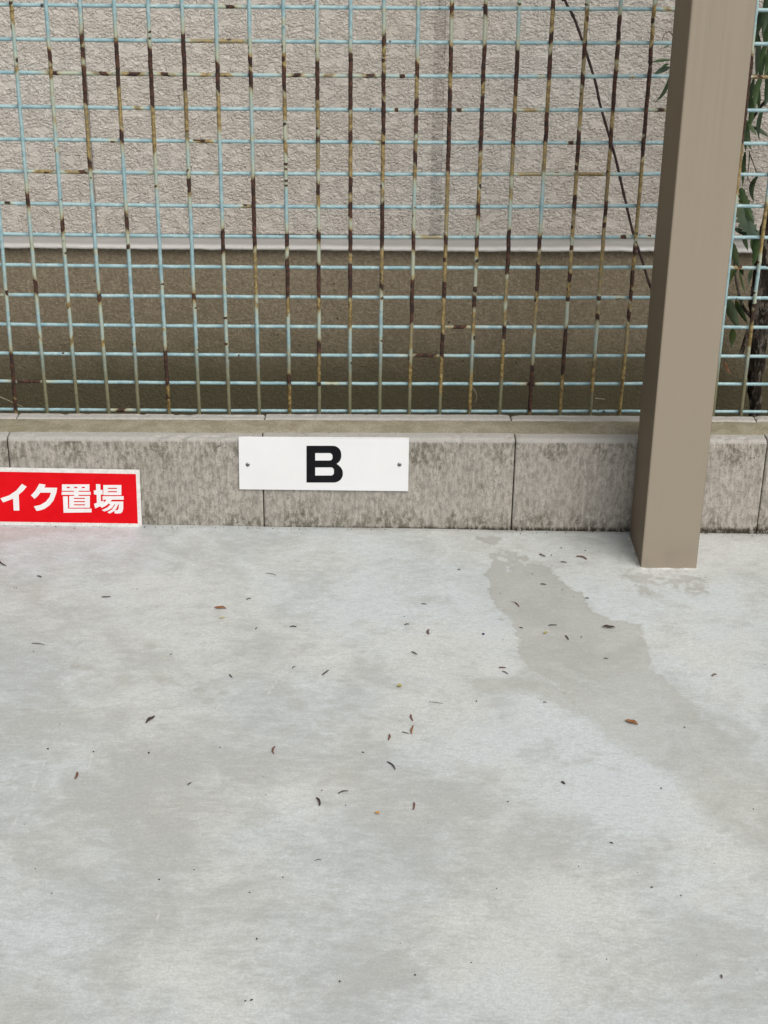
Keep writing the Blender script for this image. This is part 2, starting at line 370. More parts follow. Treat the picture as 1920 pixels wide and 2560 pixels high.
M_slot = mat_plain('screw recess', (0.03, 0.03, 0.03), (0.05, 0.05, 0.05), 400, 0.6, 0.3)
def mat_frame():
    t = NT('white edged board', 0.5, spec=0.4); n = t.noise(130, 5, 0.65); n2 = t.noise(420, 4, 0.75); z = t.xyz()[2]
    c = t.mix(t.ss(n, 0.32, 0.68), (0.66, 0.64, 0.61), (0.80, 0.79, 0.77))
    c = t.mix(t.math('MULTIPLY', t.ss(n2, 0.54, 0.64), t.ss(z, 0.004, 0.022, 0.75, 0.08)), c, (0.27, 0.21, 0.16))
    t.color(c); return t.m
M_frame = mat_frame()
M_red = mat_plain('red vinyl', (0.66, 0.003, 0.008), (0.72, 0.005, 0.011), 30, 0.5, spec=0.1)
M_white = mat_plain('white vinyl lettering', (0.78, 0.76, 0.76), (0.84, 0.83, 0.83), 60, 0.4)
M_straw = mat_plain('straw', (0.30, 0.27, 0.19), (0.45, 0.41, 0.31), 60, 0.8)

# ------------------------------------------------------------------ setting: floor, soil, earth
def poly_sdf(P, poly):
    """signed distance, positive inside"""
    x, y = P[:, 0], P[:, 1]; d = np.full(len(P), 1e9); ins = np.zeros(len(P), bool); n = len(poly)
    for i in range(n):
        ax, ay = poly[i]; bx, by = poly[(i+1) % n]; ex, ey = bx-ax, by-ay
        tt = np.clip(((x-ax)*ex+(y-ay)*ey)/(ex*ex+ey*ey+1e-12), 0, 1)
        d = np.minimum(d, np.hypot(x-ax-tt*ex, y-ay-tt*ey))
        if ay != by:
            c = ((ay > y) != (by > y)) & (x < (bx-ax)*(y-ay)/(by-ay)+ax); ins ^= c
    return np.where(ins, d, -d)
def gp(lst): return [tuple(on_floor(a, b)[:2]) for a, b in lst]
STAIN = gp([(1240,1400),(1219,1418),(1210,1437),(1223,1455),(1221,1476),(1231,1501),(1244,1519),(1265,1535),(1281,1558),(1290,1583),(1298,1602),
 (1294,1620),(1305,1647),(1322,1666),(1346,1683),(1375,1700),(1398,1716),(1372,1712),(1330,1697),(1270,1696),(1191,1698),(1185,1724),(1220,1733),(1301,1727),(1353,1741),(1388,1765),
 (1458,1785),(1492,1811),(1515,1846),(1573,1880),(1625,1906),(1689,1938),(1730,1979),(1741,2013),(1772,2050),(1828,2073),(1880,2115),(1960,2165),
 (2080,2260),(2100,2030),(1920,1924),(1851,1863),(1816,1828),(1753,1799),(1753,1770),(1666,1707),(1625,1666),(1622,1620),(1602,1562),(1533,1553),(1481,1527),
 (1458,1487),(1417,1464),(1381,1430),(1363,1414),(1340,1406),(1317,1407),(1310,1412),(1297,1400),(1292,1386),(1281,1381),(1271,1389),(1276,1405),(1267,1405)])
BLOB1 = gp([(1189,1342),(1203,1354),(1226,1363),(1237,1355),(1250,1354),(1255,1343),(1220,1340)])
HOLE1 = gp([(1262,1412),(1278,1417),(1273,1434),(1261,1432)])
HOLE2 = gp([(1840,2012),(1862,2022),(1899,2056),(1896,2075),(1868,2060)])
FOOT = gp([(1556,1440),(1600,1428),(1750,1436),(1778,1452),(1764,1474),(1716,1488),(1650,1500),(1606,1482)])
SMALL = [(1247,1380,8,6),(1267,1381,6,4),(1225,1390,8,4),(1251,1390,14,3),(1311,1398,11,8),(1253,1548,9,5)] + [(x*.5787, 1400+y*.5787, a*.5787, b*.5787) for x, y, a, b in ((710,428,62,17),(690,520,55,20),(865,570,26,30),(905,612,30,24),(970,572,40,16),(1290,620,42,30),(530,515,40,26),(650,372,44,16),(370,465,60,18),(1530,935,70,22),(1220,745,40,14),(120,655,45,14),(1100,1120,60,22))]
# pale and dull patches as the photograph shows them: x, y, radius (photo pixels), strength
BLOT = [(1560,1950,70,.9),(1660,1995,60,.9),(1740,2080,70,.8),(1840,2140,60,.8),(1440,1850,70,.7),(1340,1780,60,.6),(1850,1720,90,.7),(1740,1640,80,.7),(1890,1830,60,.6),(1220,1620,70,.6),(1160,1500,70,.4),(1250,1660,40,.7),(1450,2260,170,.8),(1210,2420,170,.45),(130,2330,150,.5),(720,2010,110,.6),(1200,1840,170,.7),(1600,2035,150,.65),(1760,1480,190,.7),(1480,1470,70,.6),
 (820,1640,90,.6),(580,2520,130,.9),(450,2400,150,.5),(1290,2500,140,.5),(1400,1930,130,.5),(920,1560,200,.4),(480,1560,170,.35),(420,1760,150,.35),(1100,1600,170,.6),
 (640,1670,60,.0),(620,1930,150,-.35),(250,1980,230,-.55),(900,1690,110,-.55),(1060,2430,170,-.6),(330,2240,180,-.6),(1150,1980,150,-.6),(60,1800,130,-.7),
 (390,1650,90,-.35),(700,2260,150,-.4),(960,2120,150,-.4),(1390,2110,120,-.4),(1800,2350,150,-.3),(60,1650,110,-.35),(900,1860,130,-.2),(1350,2420,100,.2),(90,2520,140,-.4),(830,2480,150,-.3),
 (300,1400,260,.15),(1650,1480,70,-.3),(1560,1380,40,-.5),(760,1400,250,.1),(1760,2230,170,.3),(560,2140,120,.25)]
def axis(lo, hi, step, far_lo, far_hi):
    a = list(np.arange(lo, hi+1e-6, step)); g = step
    l = [lo]
    while l[-1] > far_lo: g *= 1.5; l.append(max(l[-1]-g, far_lo))
    g = step; r = [a[-1]]
    while r[-1] < far_hi: g *= 1.5; r.append(min(r[-1]+g, far_hi))
    return np.array(l[:0:-1]+a+r[1:])
gx = axis(-0.66, 0.78, 0.004, -7, 7); gy = axis(-1.22, -0.0015, 0.004, -9, -0.0014)
X, Y = np.meshgrid(gx, gy); P = np.stack([X.ravel(), Y.ravel()], 1)
sd_ = poly_sdf(P, STAIN); sd_ = np.minimum(sd_, -poly_sdf(P, HOLE1)); sd_ = np.minimum(sd_, -poly_sdf(P, HOLE2)); sd_ = np.maximum(sd_, poly_sdf(P, BLOB1)); sd_ = np.maximum(sd_, np.minimum(poly_sdf(P, FOOT)*0.35, 0.004)-0.0035)
for a, b, rx, ry in SMALL:
    c = on_floor(a, b); ex = (on_floor(a+rx, b)-c).length; ey = (on_floor(a, b+ry)-c).length
    q = np.hypot((P[:, 0]-c.x)/ex, (P[:, 1]-c.y)/ey); sd_ = np.maximum(sd_, np.minimum((1-q)*min(ex, ey), 0.2) - (0.0025 if rx > 15 else 0))
bl = np.zeros(len(P))
for a, b, r, s in BLOT:
    c = on_floor(a, b); ex = (on_floor(a+r, b)-c).length; ey = (on_floor(a, b+r*0.62)-c).length
    bl += s*np.exp(-((P[:, 0]-c.x)/ex)**2-((P[:, 1]-c.y)/ey)**2)
DK_ = lambda x, y: (x*.5787, 1400+y*.5787)
EK_ = lambda x, y: (960+x*.5787, 1400+y*.5787)
SCR = [[DK_(230,800), DK_(205,850), DK_(130,1000), DK_(75,1110), DK_(45,1210)], [DK_(1245,445), DK_(1210,500), DK_(1155,585)], [DK_(1520,385), DK_(1440,415), DK_(1375,445)],
       [DK_(1640,360), DK_(1560,420)], [DK_(270,676), DK_(345,671)], [EK_(1310,505), EK_(1325,455), EK_(1400,427), EK_(1480,437), EK_(1535,470)], [EK_(650,490), EK_(720,520), EK_(760,560), EK_(850,577)],
       [DK_(440,770), DK_(400,830), DK_(380,900)], [EK_(1090,975), EK_(1150,1010), EK_(1185,1050)], [DK_(700,1500), DK_(640,1640), DK_(600,1720)]]
scr_ = np.full(len(P), 0.2)
for ln in SCR:
    q = gp(ln)
    for (ax, ay), (bx, by) in zip(q[:-1], q[1:]):
        ex, ey = bx-ax, by-ay; tt = np.clip(((P[:, 0]-ax)*ex+(P[:, 1]-ay)*ey)/(ex*ex+ey*ey), 0, 1)
        scr_ = np.minimum(scr_, np.hypot(P[:, 0]-ax-tt*ex, P[:, 1]-ay-tt*ey))
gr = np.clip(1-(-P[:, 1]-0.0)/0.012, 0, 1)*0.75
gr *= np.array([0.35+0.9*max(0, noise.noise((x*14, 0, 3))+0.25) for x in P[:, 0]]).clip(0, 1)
nx, ny = len(gx), len(gy)
zz = np.array([noise.noise((x*5, y*5, 0))*0.0008 + floor_z(x) for x, y in P])
edge = np.array([noise.noise((x*40, 1, 0))*0.0011+noise.noise((x*150, 4, 0))*0.0006 for x in gx]); Yw = Y.copy(); Yw[-1] += np.minimum(edge, 0.001)
Fq = [(j*nx+i, j*nx+i+1, (j+1)*nx+i+1, (j+1)*nx+i) for j in range(ny-1) for i in range(nx-1)]
floor = mesh('concrete_floor', np.stack([X.ravel(), Yw.ravel(), zz], 1), Fq, M_floor, smooth=True, kind='structure')
attr(floor, 'stain', np.clip(sd_, -0.2, 0.2)); attr(floor, 'blotch', bl); attr(floor, 'grime', gr); attr(floor, 'scratch', scr_)
from_bm('soil', box_bm(-6, 6, 0.112, 0.52, -0.16, -0.045), M_soil, kind='structure')
mesh('ground', [(-80, -80, -0.17), (80, -80, -0.17), (80, 80, -0.17), (-80, 80, -0.17)], [(0, 1, 2, 3)], M_earth, kind='structure')

# ------------------------------------------------------------------ house behind
HY = 0.44                                   # face of the rendered wall
zb = on_y(960, 585, HY).z                   # bottom of render
zf = on_y(960, 627, HY-0.016).z             # lower lip of the flashing
sx1 = on_y(222, 300, HY).x; sx2 = on_y(1094, 300, HY).x
house = empty('house', (0, 0.6, -0.1), label='house with rough beige stucco wall above a brown foundation, behind the rusty mesh fence', cat='house')
def panel(x0, x1, z0, z1, step, name, mat, y=HY):
    xs = np.linspace(x0, x1, max(2, int((x1-x0)/step)+1)); zs = np.linspace(z0, z1, max(2, int((z1-z0)/step)+1))
    nx, nz = len(xs), len(zs); V = [(a, y, b) for b in zs for a in xs]
    F = [(j*nx+i, j*nx+i+1, (j+1)*nx+i+1, (j+1)*nx+i) for j in range(nz-1) for i in range(nx-1)]
    k = len(V); V += [(x0, y+0.03, z0), (x1, y+0.03, z0), (x1, y+0.03, z1), (x0, y+0.03, z1)]
    bot = list(range(nx)); top = [(nz-1)*nx+i for i in range(nx)]; lef = [j*nx for j in range(nz)]; rig = [j*nx+nx-1 for j in range(nz)]
    F += [tuple(bot[::-1])+(k, k+1), tuple(top)+(k+2, k+3), tuple(lef)+(k+3, k), tuple(rig[::-1])+(k+1, k+2)]
    return mesh(name, V, F, mat, house, smooth=False)
ZT = 0.90
j1, j2 = 0.0035, 0.0105
panel(-0.86, sx1-j1, zb, ZT, 0.0022, 'stucco_panel', M_stucco)
panel(sx1+j1, sx2-j2, zb, ZT, 0.0022, 'stucco_panel', M_stucco)
panel(sx2+j2, 0.95, zb, ZT, 0.0022, 'stucco_panel', M_stucco)
panel(sx1-j1, sx1+j1, zb, ZT, 0.002, 'sealant_joint', M_seal, HY+0.0035)
panel(sx2-j2, sx2+j2, zb, ZT, 0.002, 'sealant_joint', M_seal, HY+0.0010)
panel(-4, -0.86, zb, 3.0, 0.05, 'stucco_panel', M_stucco); panel(0.95, 4, zb, 3.0, 0.05, 'stucco_panel', M_stucco)
panel(-0.86, 0.95, ZT, 3.0, 0.05, 'stucco_panel', M_stucco)
from_bm('house_body', box_bm(-3.99, 3.99, HY+0.032, 4.5, -0.1, 2.98), M_stucco, house)
from_bm('roof', box_bm(-4.15, 4.15, HY-0.1, 4.7, 3.003, 3.12), M_found, house)
# flashing: coved lip with a ragged lower edge
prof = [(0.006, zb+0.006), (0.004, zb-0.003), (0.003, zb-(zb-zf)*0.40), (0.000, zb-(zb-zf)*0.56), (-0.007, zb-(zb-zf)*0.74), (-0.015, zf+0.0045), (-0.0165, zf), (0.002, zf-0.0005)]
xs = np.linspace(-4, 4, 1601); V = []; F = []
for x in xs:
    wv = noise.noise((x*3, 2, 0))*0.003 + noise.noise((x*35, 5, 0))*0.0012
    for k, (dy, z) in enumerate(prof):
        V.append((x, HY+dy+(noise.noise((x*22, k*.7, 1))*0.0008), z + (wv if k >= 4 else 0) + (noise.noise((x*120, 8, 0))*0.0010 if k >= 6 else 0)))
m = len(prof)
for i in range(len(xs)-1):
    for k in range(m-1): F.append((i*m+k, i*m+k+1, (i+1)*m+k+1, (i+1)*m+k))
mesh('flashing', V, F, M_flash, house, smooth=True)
from_bm('foundation', box_bm(-3.98, 3.98, HY-0.002, HY+0.0285, -0.12, zf+0.0035), M_found, house)

# ------------------------------------------------------------------ block wall
HB, TB = 0.1585, 0.104
XB = -0.13782
bw = empty('block_wall', (0.2, 0.05, 0), label='low single course wall of weathered grey concrete blocks along the back of the floor', cat='wall')
PROF = [(0.0, -0.04), (0.0, 0.0)] + [(0.0, z) for z in np.linspace(0.006, HB-0.0065, 24)] + [(0.0012, HB-0.0028), (0.0042, HB-0.0008), (0.0075, HB)] + \
       [(y, HB) for y in np.linspace(0.011, 0.023, 5)] + [(0.0245, HB-0.002), (0.026, HB-0.02), (TB-0.026, HB-0.02), (TB-0.0245, HB-0.001)] + \
       [(y, HB+0.001) for y in np.linspace(TB-0.022, TB-0.006, 5)] + [(TB-0.003, HB), (TB-0.0006, HB-0.003), (TB, HB-0.008), (TB, -0.04)]
def block(n):
    x0 = XB+0.4*n+0.0009; x1 = XB+0.4*(n+1)-0.0009
    xs = np.concatenate([[x0, x0+0.0012, x0+0.003], np.linspace(x0+0.006, x1-0.006, 92), [x1-0.003, x1-0.0012, x1]])
    V = []; m = len(PROF)
    dyb = random.uniform(-0.001, 0.001); tilt = random.uniform(-0.0012, 0.0012)
    for i, x in enumerate(xs):
        e = 0.0016 if i in (0, len(xs)-1) else (0.0004 if i in (1, len(xs)-2) else 0)
        for (y, z) in PROF:
            nn = noise.fractal((x*30, y*30, z*30), 1, 2, 4)*0.0006 + noise.noise((x*4, n*9, z*4))*0.0009
            yy = y + dyb + nn + (e if y < TB/2 else -e); z2 = z + tilt*(x-x0)/0.4
            if z > HB-0.007:                                  # chipped, softened arris
                c = max(0, noise.noise((x*55, y*60, 7+n))-0.22)*0.006 + max(0, noise.noise((x*17, 1, 3+n))-0.35)*0.005
                z2 -= c*(1.0 if y < 0.012 or y > TB-0.012 else 0.25) - noise.noise((x*90, y*90, 2))*0.0005; yy += c*0.5 if y < 0.01 else 0
                z2 -= e
            V.append((x, yy, z2))
    F = [(i*m+k, (i+1)*m+k, (i+1)*m+k+1, i*m+k+1) for i in range(len(xs)-1) for k in range(m-1)]
    F += [tuple(range(m)), tuple((len(xs)-1)*m+k for k in range(m-1, -1, -1))]
    F += [(i*m, i*m+m-1, (i+1)*m+m-1, (i+1)*m) for i in range(len(xs)-1)]
    return mesh('block', V, F, M_block, bw, smooth=False)
for n in range(-6, 8): block(n)
# mortar bedding in the trough along the top, and the recessed head joints
xs = np.linspace(XB-2.4, XB+3.2, 1400); V = []; F = []
for x in xs:
    for y in np.linspace(0.0235, TB-0.0232, 13):
        u = (y-0.0235)/(TB-0.0467); edge = min(u, 1-u)
        z = HB - 0.0012 + 0.0010*math.sin(u*math.pi) + noise.fractal((x*60, y*60, 2), 1, 2, 4)*0.0011 + noise.noise((x*6, y*8, 5))*0.0010 - (0.0012 if edge < 0.02 else 0)
        V.append((x, y + noise.noise((x*25, y*9, 9))*0.0012, z))
for i in range(len(xs)-1):
    for k in range(12): F.append((i*13+k, (i+1)*13+k, (i+1)*13+k+1, i*13+k+1))
mesh('mortar_bed', V, F, M_mortar, bw, smooth=True)
for n in range(-5, 8):
    x = XB+0.4*n
    from_bm('mortar_joint', box_bm(x-0.0025, x+0.0025, 0.004, TB-0.005, -0.03, HB-0.010), M_soil, bw)

# ------------------------------------------------------------------ mesh fence
FY, FZ0, FPZ = 0.13773, 0.14881, 0.04952
fence = empty('mesh_fence', (0.05, FY, 0), label='rusty welded mesh fence of pale blue painted wires standing behind the block wall', cat='fence')
TOPX = [27,114,199,284,369,454,539,622,707.5,792,876,960,1046,1130,1215,1299,1383,1469,1553,1637]
MIDX = [73,154,233,316,395,476,555,635,716,796,876,955.6,1034.7,1116.5,1195,1274.6,1353,1434,1512.6,1594]
BOTX = [117.6,194,272,346,422.5,498,573,648,724,798,874,948.6,1023,1099,1173.5,1249.5,1324,1400,1476,1549]
ROWL = [11.6,98,181,266,348,428,508,585,662,737,810.6,883,953,1023.5]
ROWM = [17.4,103.4,188,272.8,354,434,516,591.4,668,742,816,887.6,958,1027]
ROWR = [22,107,191,275,357,435.7,516,593,669,744,817.7,889.6,959.6,1028.5]
# rust seen on each wire.  T rows are photo y*1400/540, M rows start at photo y 500.  d deep rust, o ochre, s small spot
RV = {
-1: ('', 'd590-625 d1010-1290 o1290-1370 d1300-1370'),
0: ('o45-170 d20-45 d170-210 d380-418 o418-480 d1255-1330', 'd0-32 o285-325 d535-620 o885-925'),
1: ('d345-420 o420-510 o755-800 s775 s620 s985', 'd130-205 s350 o680-720 s690 o885-940'),
2: ('d225-290 o290-330 d330-400 d430-480 d500-690 o690-1040 d1050-1100', 's345 d605-650 o905-945'),
3: ('o250-280 d270-560 o560-830 d860-930 o1370-1400', 'd95-190 d290-320 s940'),
4: ('s210 d315-690 o690-1010 s1080 s1210', 's545 s570 o830-850 d965-1190 o1170-1370 d1260-1290'),
5: ('d215-580 o580-930 s850 s1110 d1150-1240 o1240-1300', 'd620-660 s700 s970'),
6: ('d365-400 d405-590 o590-850', 'd205-350 s580 s760 s930 s1115'),
7: ('s310 d360-420 o420-460 d470-570 s900 d1155-1400', 'd0-310 o310-620 o640-700'),
8: ('s150 d290-330 o330-440 d365-400 d440-600 o600-780 d790-815 d870-910 o910-1000 s1060 s1090 s1170 s1200', 'd205-290 d390-640 o640-740 s1000 d1140-1200 o1200-1370'),
9: ('s325 d410-660 o660-870 d820-840 d870-915 o915-1130 d1180-1250 o1250-1330', 'd200-260 o260-300 d410-620 o620-720 d925-1000 o1000-1200 s1100 d1175-1200'),
10: ('d355-720 o720-840 d840-915 o915-1150 d1160-1260 o1260-1320 d1320-1370', 'd30-100 d185-330 o330-420 d420-640 o640-820'),
11: ('s70 d225-290 o290-370 d370-395 o395-460 d460-600 o600-650 d650-860 o860-1190 d910-930 d990-1005 d1190-1220 o1220-1310 d1320-1400', 'd0-290 o290-560 d535-575 s630 s905'),
12: ('d0-25 d400-490 o490-640 d640-720 o720-760 d760-880 o880-980 d980-1060 o1060-1180 d1370-1400', 's100 d210-310 d500-560 d585-800 o800-980 d1000-1035 o1035-1200'),
13: ('d25-70 o0-100 d285-450 o450-590 d575-1110 o1110-1400', 'o0-220 d222-270 o270-540 d365-395 d535-640 o640-850 d860-1010 o1010-1250'),
14: ('d35-100 d290-530 o530-620 d620-980 o980-1180 d1180-1212 o1212-1320 d1330-1400', 'd25-80 o80-140 d230-300 o300-370 d370-395 o395-450 d550-585 d625-700 o700-860 d865-900 o1110-1370'),
15: ('s10 d300-600 o600-730 d730-930 o930-1150 d1158-1190 o1200-1300', 'd200-480 o480-650 d645-680 o690-800 d800-880 o880-1150'),
16: ('d0-60 o60-190 d190-260 d330-490 o490-730 d730-920 o920-1120', 'd220-300 o300-400 d395-570 o570-640 d628-650 o650-870 d1050-1140 d1130-1370'),
17: ('d0-20 o20-250 d85-120 d260-360 o360-470 d470-540 o540-830 s660 d830-1030 d1055-1090 o1090-1240 d1265-1350 o1350-1400', 'd0-60 o60-240 d150-175 d235-260 d280-310 o310-450 d450-510 o510-640 d560-580 d615-640 d812-1115 o1110-1370'),
18: ('d95-260 d290-380 o380-430 d430-700 o700-860 d830-960 o960-1300 d1090-1110 d1300-1400', 'd0-70 o70-600 d130-160 d265-290 d610-635 o640-740 d740-780 d985-1010 o1010-1250'),
19: ('o0-100 d95-130 o130-260 d280-400 d400-700 d700-870 d880-1010 o1010-1400', 'o0-260 d275-330 o330-450 d450-560 d570-640 o640-700 d700-770 o770-1370'),
22: ('o300-330 d330-900 o900-1250', ''),
23: ('', 'o0-350 s385 s585 d650-680 d700-780 o780-950 s965'),
}
# same for the level wires, in photo x:  row -> spans
RH = {0: 's572 d563-582 o1664-1683', 1: 'o468-530 d497-512 o532-617 d568-580', 2: 'o131-158 d133-150 s179 o228-286 d250-270 o300-372 d318-345 o390-444 d408-426 o496-526 d505-515 o548-586 o721-754 d728-746 o810-839 d818-832 o898-939 d912-930 s1008 d1347-1358 o1575-1589 o1874-1930 d1895-1906',
      3: 'o339-359 s350 d988-997 s1150 o1299-1342 d1315-1325 d1638-1654', 4: 's283 o486-529 s491 s508 s523 s948 s1429', 5: 'o85-139 d112-125 o164-222 d200-216 s380 s545 o1288-1353 s1392 o1446-1515',
      6: 's23 o600-633 d608-620', 7: 'o1047-1105 d1052-1064 s1560 d1620-1628', 8: 'o1835-1855 s1850', 9: 's1549', 10: 'o1112-1174 d1130-1160', 11: 'o1032-1097 d1040-1090', 12: 'd40-60 d66-106 s825 s835 d1322-1342', 13: 'd298-316'}
def parse(s):
    out = []
    for w_ in s.split():
        if w_[0] == 's': a = float(w_[1:]); out.append(('d', a-7, a+7))
        else: a, b = w_[1:].split('-'); out.append((w_[0], float(a), float(b)))
    return out
def wire(name, pts, rad, spans, par, axis_, seed, low_grime=True):
    """spans: (type, lo, hi) along the axis coordinate"""
    n = len(pts); S8 = 8; c1 = np.array([p[axis_] for p in pts]); ang = np.arange(S8)*2*math.pi/S8
    ru = np.zeros((n, S8)); oc = np.zeros((n, S8)); rnd = random.Random(int(seed*10)+5)
    wob = np.array([[0.0016*noise.noise((c*150, a, seed)) for a in ang] for c in c1])
    for ty, lo, hi in spans:
        ph = rnd.uniform(0, 6.28); short = hi-lo < 0.0095
        cs = c1[:, None] + (0.0012 if short else 0.0038)*np.cos(ang-ph)[None, :] + wob
        w_ = 0.0018 if short else rnd.choice((0.005, 0.010, 0.018)); f = np.clip((cs-lo)/w_+0.6, 0, 1)*np.clip((hi-cs)/w_+0.6, 0, 1)
        if short:
            f = f*np.clip(0.55+0.85*np.cos(ang-ph), 0.0, 1)[None, :]
        if ty == 'd':
            ru = np.maximum(ru, f)
            sp2 = 0.006 if short else 0.02
            g = np.clip((cs-lo)/sp2+1, 0, 1)*np.clip((hi-cs)/sp2+1, 0, 1)
            oc = np.maximum(oc, g*(0.5 if short else 0.85))
        else: oc = np.maximum(oc, f*rnd.uniform(0.8, 1.0))
    vr, vo = ru, oc; ru = vr.max(1); oc = vo.max(1); cs = c1
    # a yellowed wash spreads along the wire from the rust
    k = 25; ker = np.exp(-np.linspace(-2, 2, 2*k+1)**2); ker /= ker.sum()
    wash = np.convolve(np.pad(np.maximum(oc, ru), k, mode='edge'), ker, mode='valid')
    vo = np.maximum(vo, 0.42*np.clip(wash*1.6, 0, 1)[:, None])
    rr = [rad*(1 + 0.16*ru[i]*(0.35+0.9*noise.noise((cs[i]*260, seed, 0))) + 0.05*noise.noise((cs[i]*90, seed, 3)) - (0.10*ru[i] if noise.noise((cs[i]*70, seed, 9)) > 0.25 else 0)) for i in range(n)]
    pp = [Vector(p)+Vector((noise.noise((cs[i]*40, seed, 1)), noise.noise((cs[i]*40, seed, 2)), noise.noise((cs[i]*40, seed, 4))))*0.00035*(1+1.5*ru[i]) for i, p in enumerate(pts)]
    V, F = tube(pp, rr, 8)
    o = mesh(name, V, F, M_wire, par, smooth=True)
    gm = np.clip((0.315-np.array([p[2] for p in pts]))/0.13, 0, 1) if low_grime else np.zeros(n)
    attr(o, 'rust', vr.ravel()); attr(o, 'ochre', (vo + (0.13 if axis_ == 2 else 0.0)*np.clip(0.6+1.4*np.array([noise.noise((c*9, seed, 6)) for c in c1]), 0, 1.5)[:, None]).ravel()); attr(o, 'grime', np.repeat(gm, 8))
    return o
yv, yh_ = FY-0.0028, FY+0.0028
ZTOP = FZ0 + FPZ*22 + 0.01
for i in range(-14, 36):
    if 0 <= i < 20:
        q = [on_y(TOPX[i], 0, yv), on_y(MIDX[i], 540, yv), on_y(BOTX[i], 1028, yv)]
        cf = np.polyfit([p.z for p in q], [p.x for p in q], 2); lo, hi = q[2].z, q[0].z
    else:
        x = 0.05*(i-10); cf = (0, 0, x); lo, hi = 0.15, 0.8
        if i in (-1, 23):
            q = [on_y(2, 577, yv), on_y(40, 1028, yv)] if i == -1 else [on_y(1916, 512, yv), on_y(1853, 1028, yv)]
            cf = (0, *np.polyfit([p.z for p in q], [p.x for p in q], 1))
        if i == 22:
            q = [on_y(1893, 0, yv), on_y(1846, 440, yv)]; cf = (0, *np.polyfit([p.z for p in q], [p.x for p in q], 1))
    def xz(z): 
        zc = min(max(z, lo), hi); return np.polyval(cf, zc) + (z-zc)*0.0
    near = -2 <= i <= 24
    zs = np.arange(0.06, ZTOP, 0.0022 if near else 0.012)
    pts = [(xz(z), yv, z) for z in zs]
    sp = []
    if i in RV:
        for s, f in ((RV[i][0], lambda v: v*540/1400), (RV[i][1], lambda v: 500+v*560/1452)):
            for ty, a, b in parse(s):
                xa = 900
                sp.append((ty, on_y(xa, f(b), yv).z, on_y(xa, f(a), yv).z))
    else:
        for k in range(9):
            a = random.uniform(0.1, 0.8); sp.append((random.choice('ddo'), a, a+random.choice((0.012, 0.05, 0.09))))
    for k in range(5):
        a = random.uniform(0.86, 1.2); sp.append((random.choice('do'), a, a+random.choice((0.01, 0.04, 0.08))))
    wire('vertical_wire', pts, 0.0031, sp, fence, 2, i*3.7+11)
for j in range(-9, 16):
    zc = FZ0 + (13-j)*FPZ
    xs = np.arange(-0.72, 1.32, 0.003)
    if 0 <= j < 14:
        q = [on_y(20, ROWL[j], yh_), on_y(640, ROWM[j], yh_), on_y(1400, ROWR[j], yh_)]
        cf = np.polyfit([p.x for p in q], [p.z for p in q], 2); lo, hi = q[0].x, q[2].x+0.15
    else: cf = (0, 0, zc); lo, hi = -0.5, 0.5
    pts = [(x, yh_, float(np.polyval(cf, min(max(x, lo), hi)))) for x in xs]
    sp = []
    if j in RH:
        for ty, a, b in parse(RH[j]):
            pc = ROWM[j]; sp.append((ty, on_y(a, pc, yh_).x, on_y(b, pc, yh_).x))
    elif j < 0:
        for k in range(5):
            a = random.uniform(-0.6, 1.2); sp.append((random.choice('do'), a, a+random.choice((0.01, 0.03))))
    for k in range(3):
        a = random.choice((random.uniform(-0.72, -0.57), random.uniform(0.72, 1.3))); sp.append((random.choice('do'), a, a+0.02))
    wire('horizontal_wire', pts, 0.0030, sp, fence, 0, j*5.3+2, low_grime=False)

# ------------------------------------------------------------------ post
pa, pb, pc = on_floor(1602, 1421), on_floor(1741, 1423), on_floor(1573, 1338)
px0, px1, py0, py1 = pa.x, pb.x, (pa.y+pb.y)/2, min(pc.y, -0.006)
print('post', px0, px1, py0, py1)
post = empty('carport_post', ((px0+px1)/2, (py0+py1)/2, 0), label='tall bronze brown square metal post standing on the concrete floor before the block wall', cat='post')
bm = box_bm(px0, px1, py0, py1, -0.06, 2.4)
ed = [e for e in bm.edges if abs(e.verts[0].co.z-e.verts[1].co.z) > 1]
bmesh.ops.bevel(bm, geom=ed, offset=0.0022, segments=4, affect='EDGES', profile=0.5)
from_bm('shaft', bm, M_post, post, smooth=False)
# thin skin of concrete lapping the foot of the post
V = []; F = []; ring = []
N = 48
for s in range(4):
    for k in range(N):
        u = k/N; a = [(px0, py0), (px1, py0), (px1, py1), (px0, py1)]; p, q = Vector(a[s]), Vector(a[(s+1) % 4])
        c = p.lerp(q, u); nrm = Vector((0, -1)) if s == 0 else Vector((1, 0)) if s == 1 else Vector((0, 1)) if s == 2 else Vector((-1, 0))
        ring.append((c, nrm))
for c, nr in ring:
    h = 0.0016 + 0.0014*noise.noise((c.x*70, c.y*70, 0)); w_ = 0.005+0.003*noise.noise((c.x*50, c.y*50, 5))
    g0 = floor_z(c.x)
    V += [(c.x-nr.x*0.001, c.y-nr.y*0.001, g0+h), (c.x+nr.x*w_*0.5, c.y+nr.y*w_*0.5, g0+h*0.8), (c.x+nr.x*w_, c.y+nr.y*w_, g0-0.001)]
L = len(ring)
for i in range(L):
    k = (i+1) % L
    for r in range(2): F.append((i*3+r, k*3+r, k*3+r+1, i*3+r+1))
mesh('cement_skirt', V, F, M_floor, post, smooth=True)

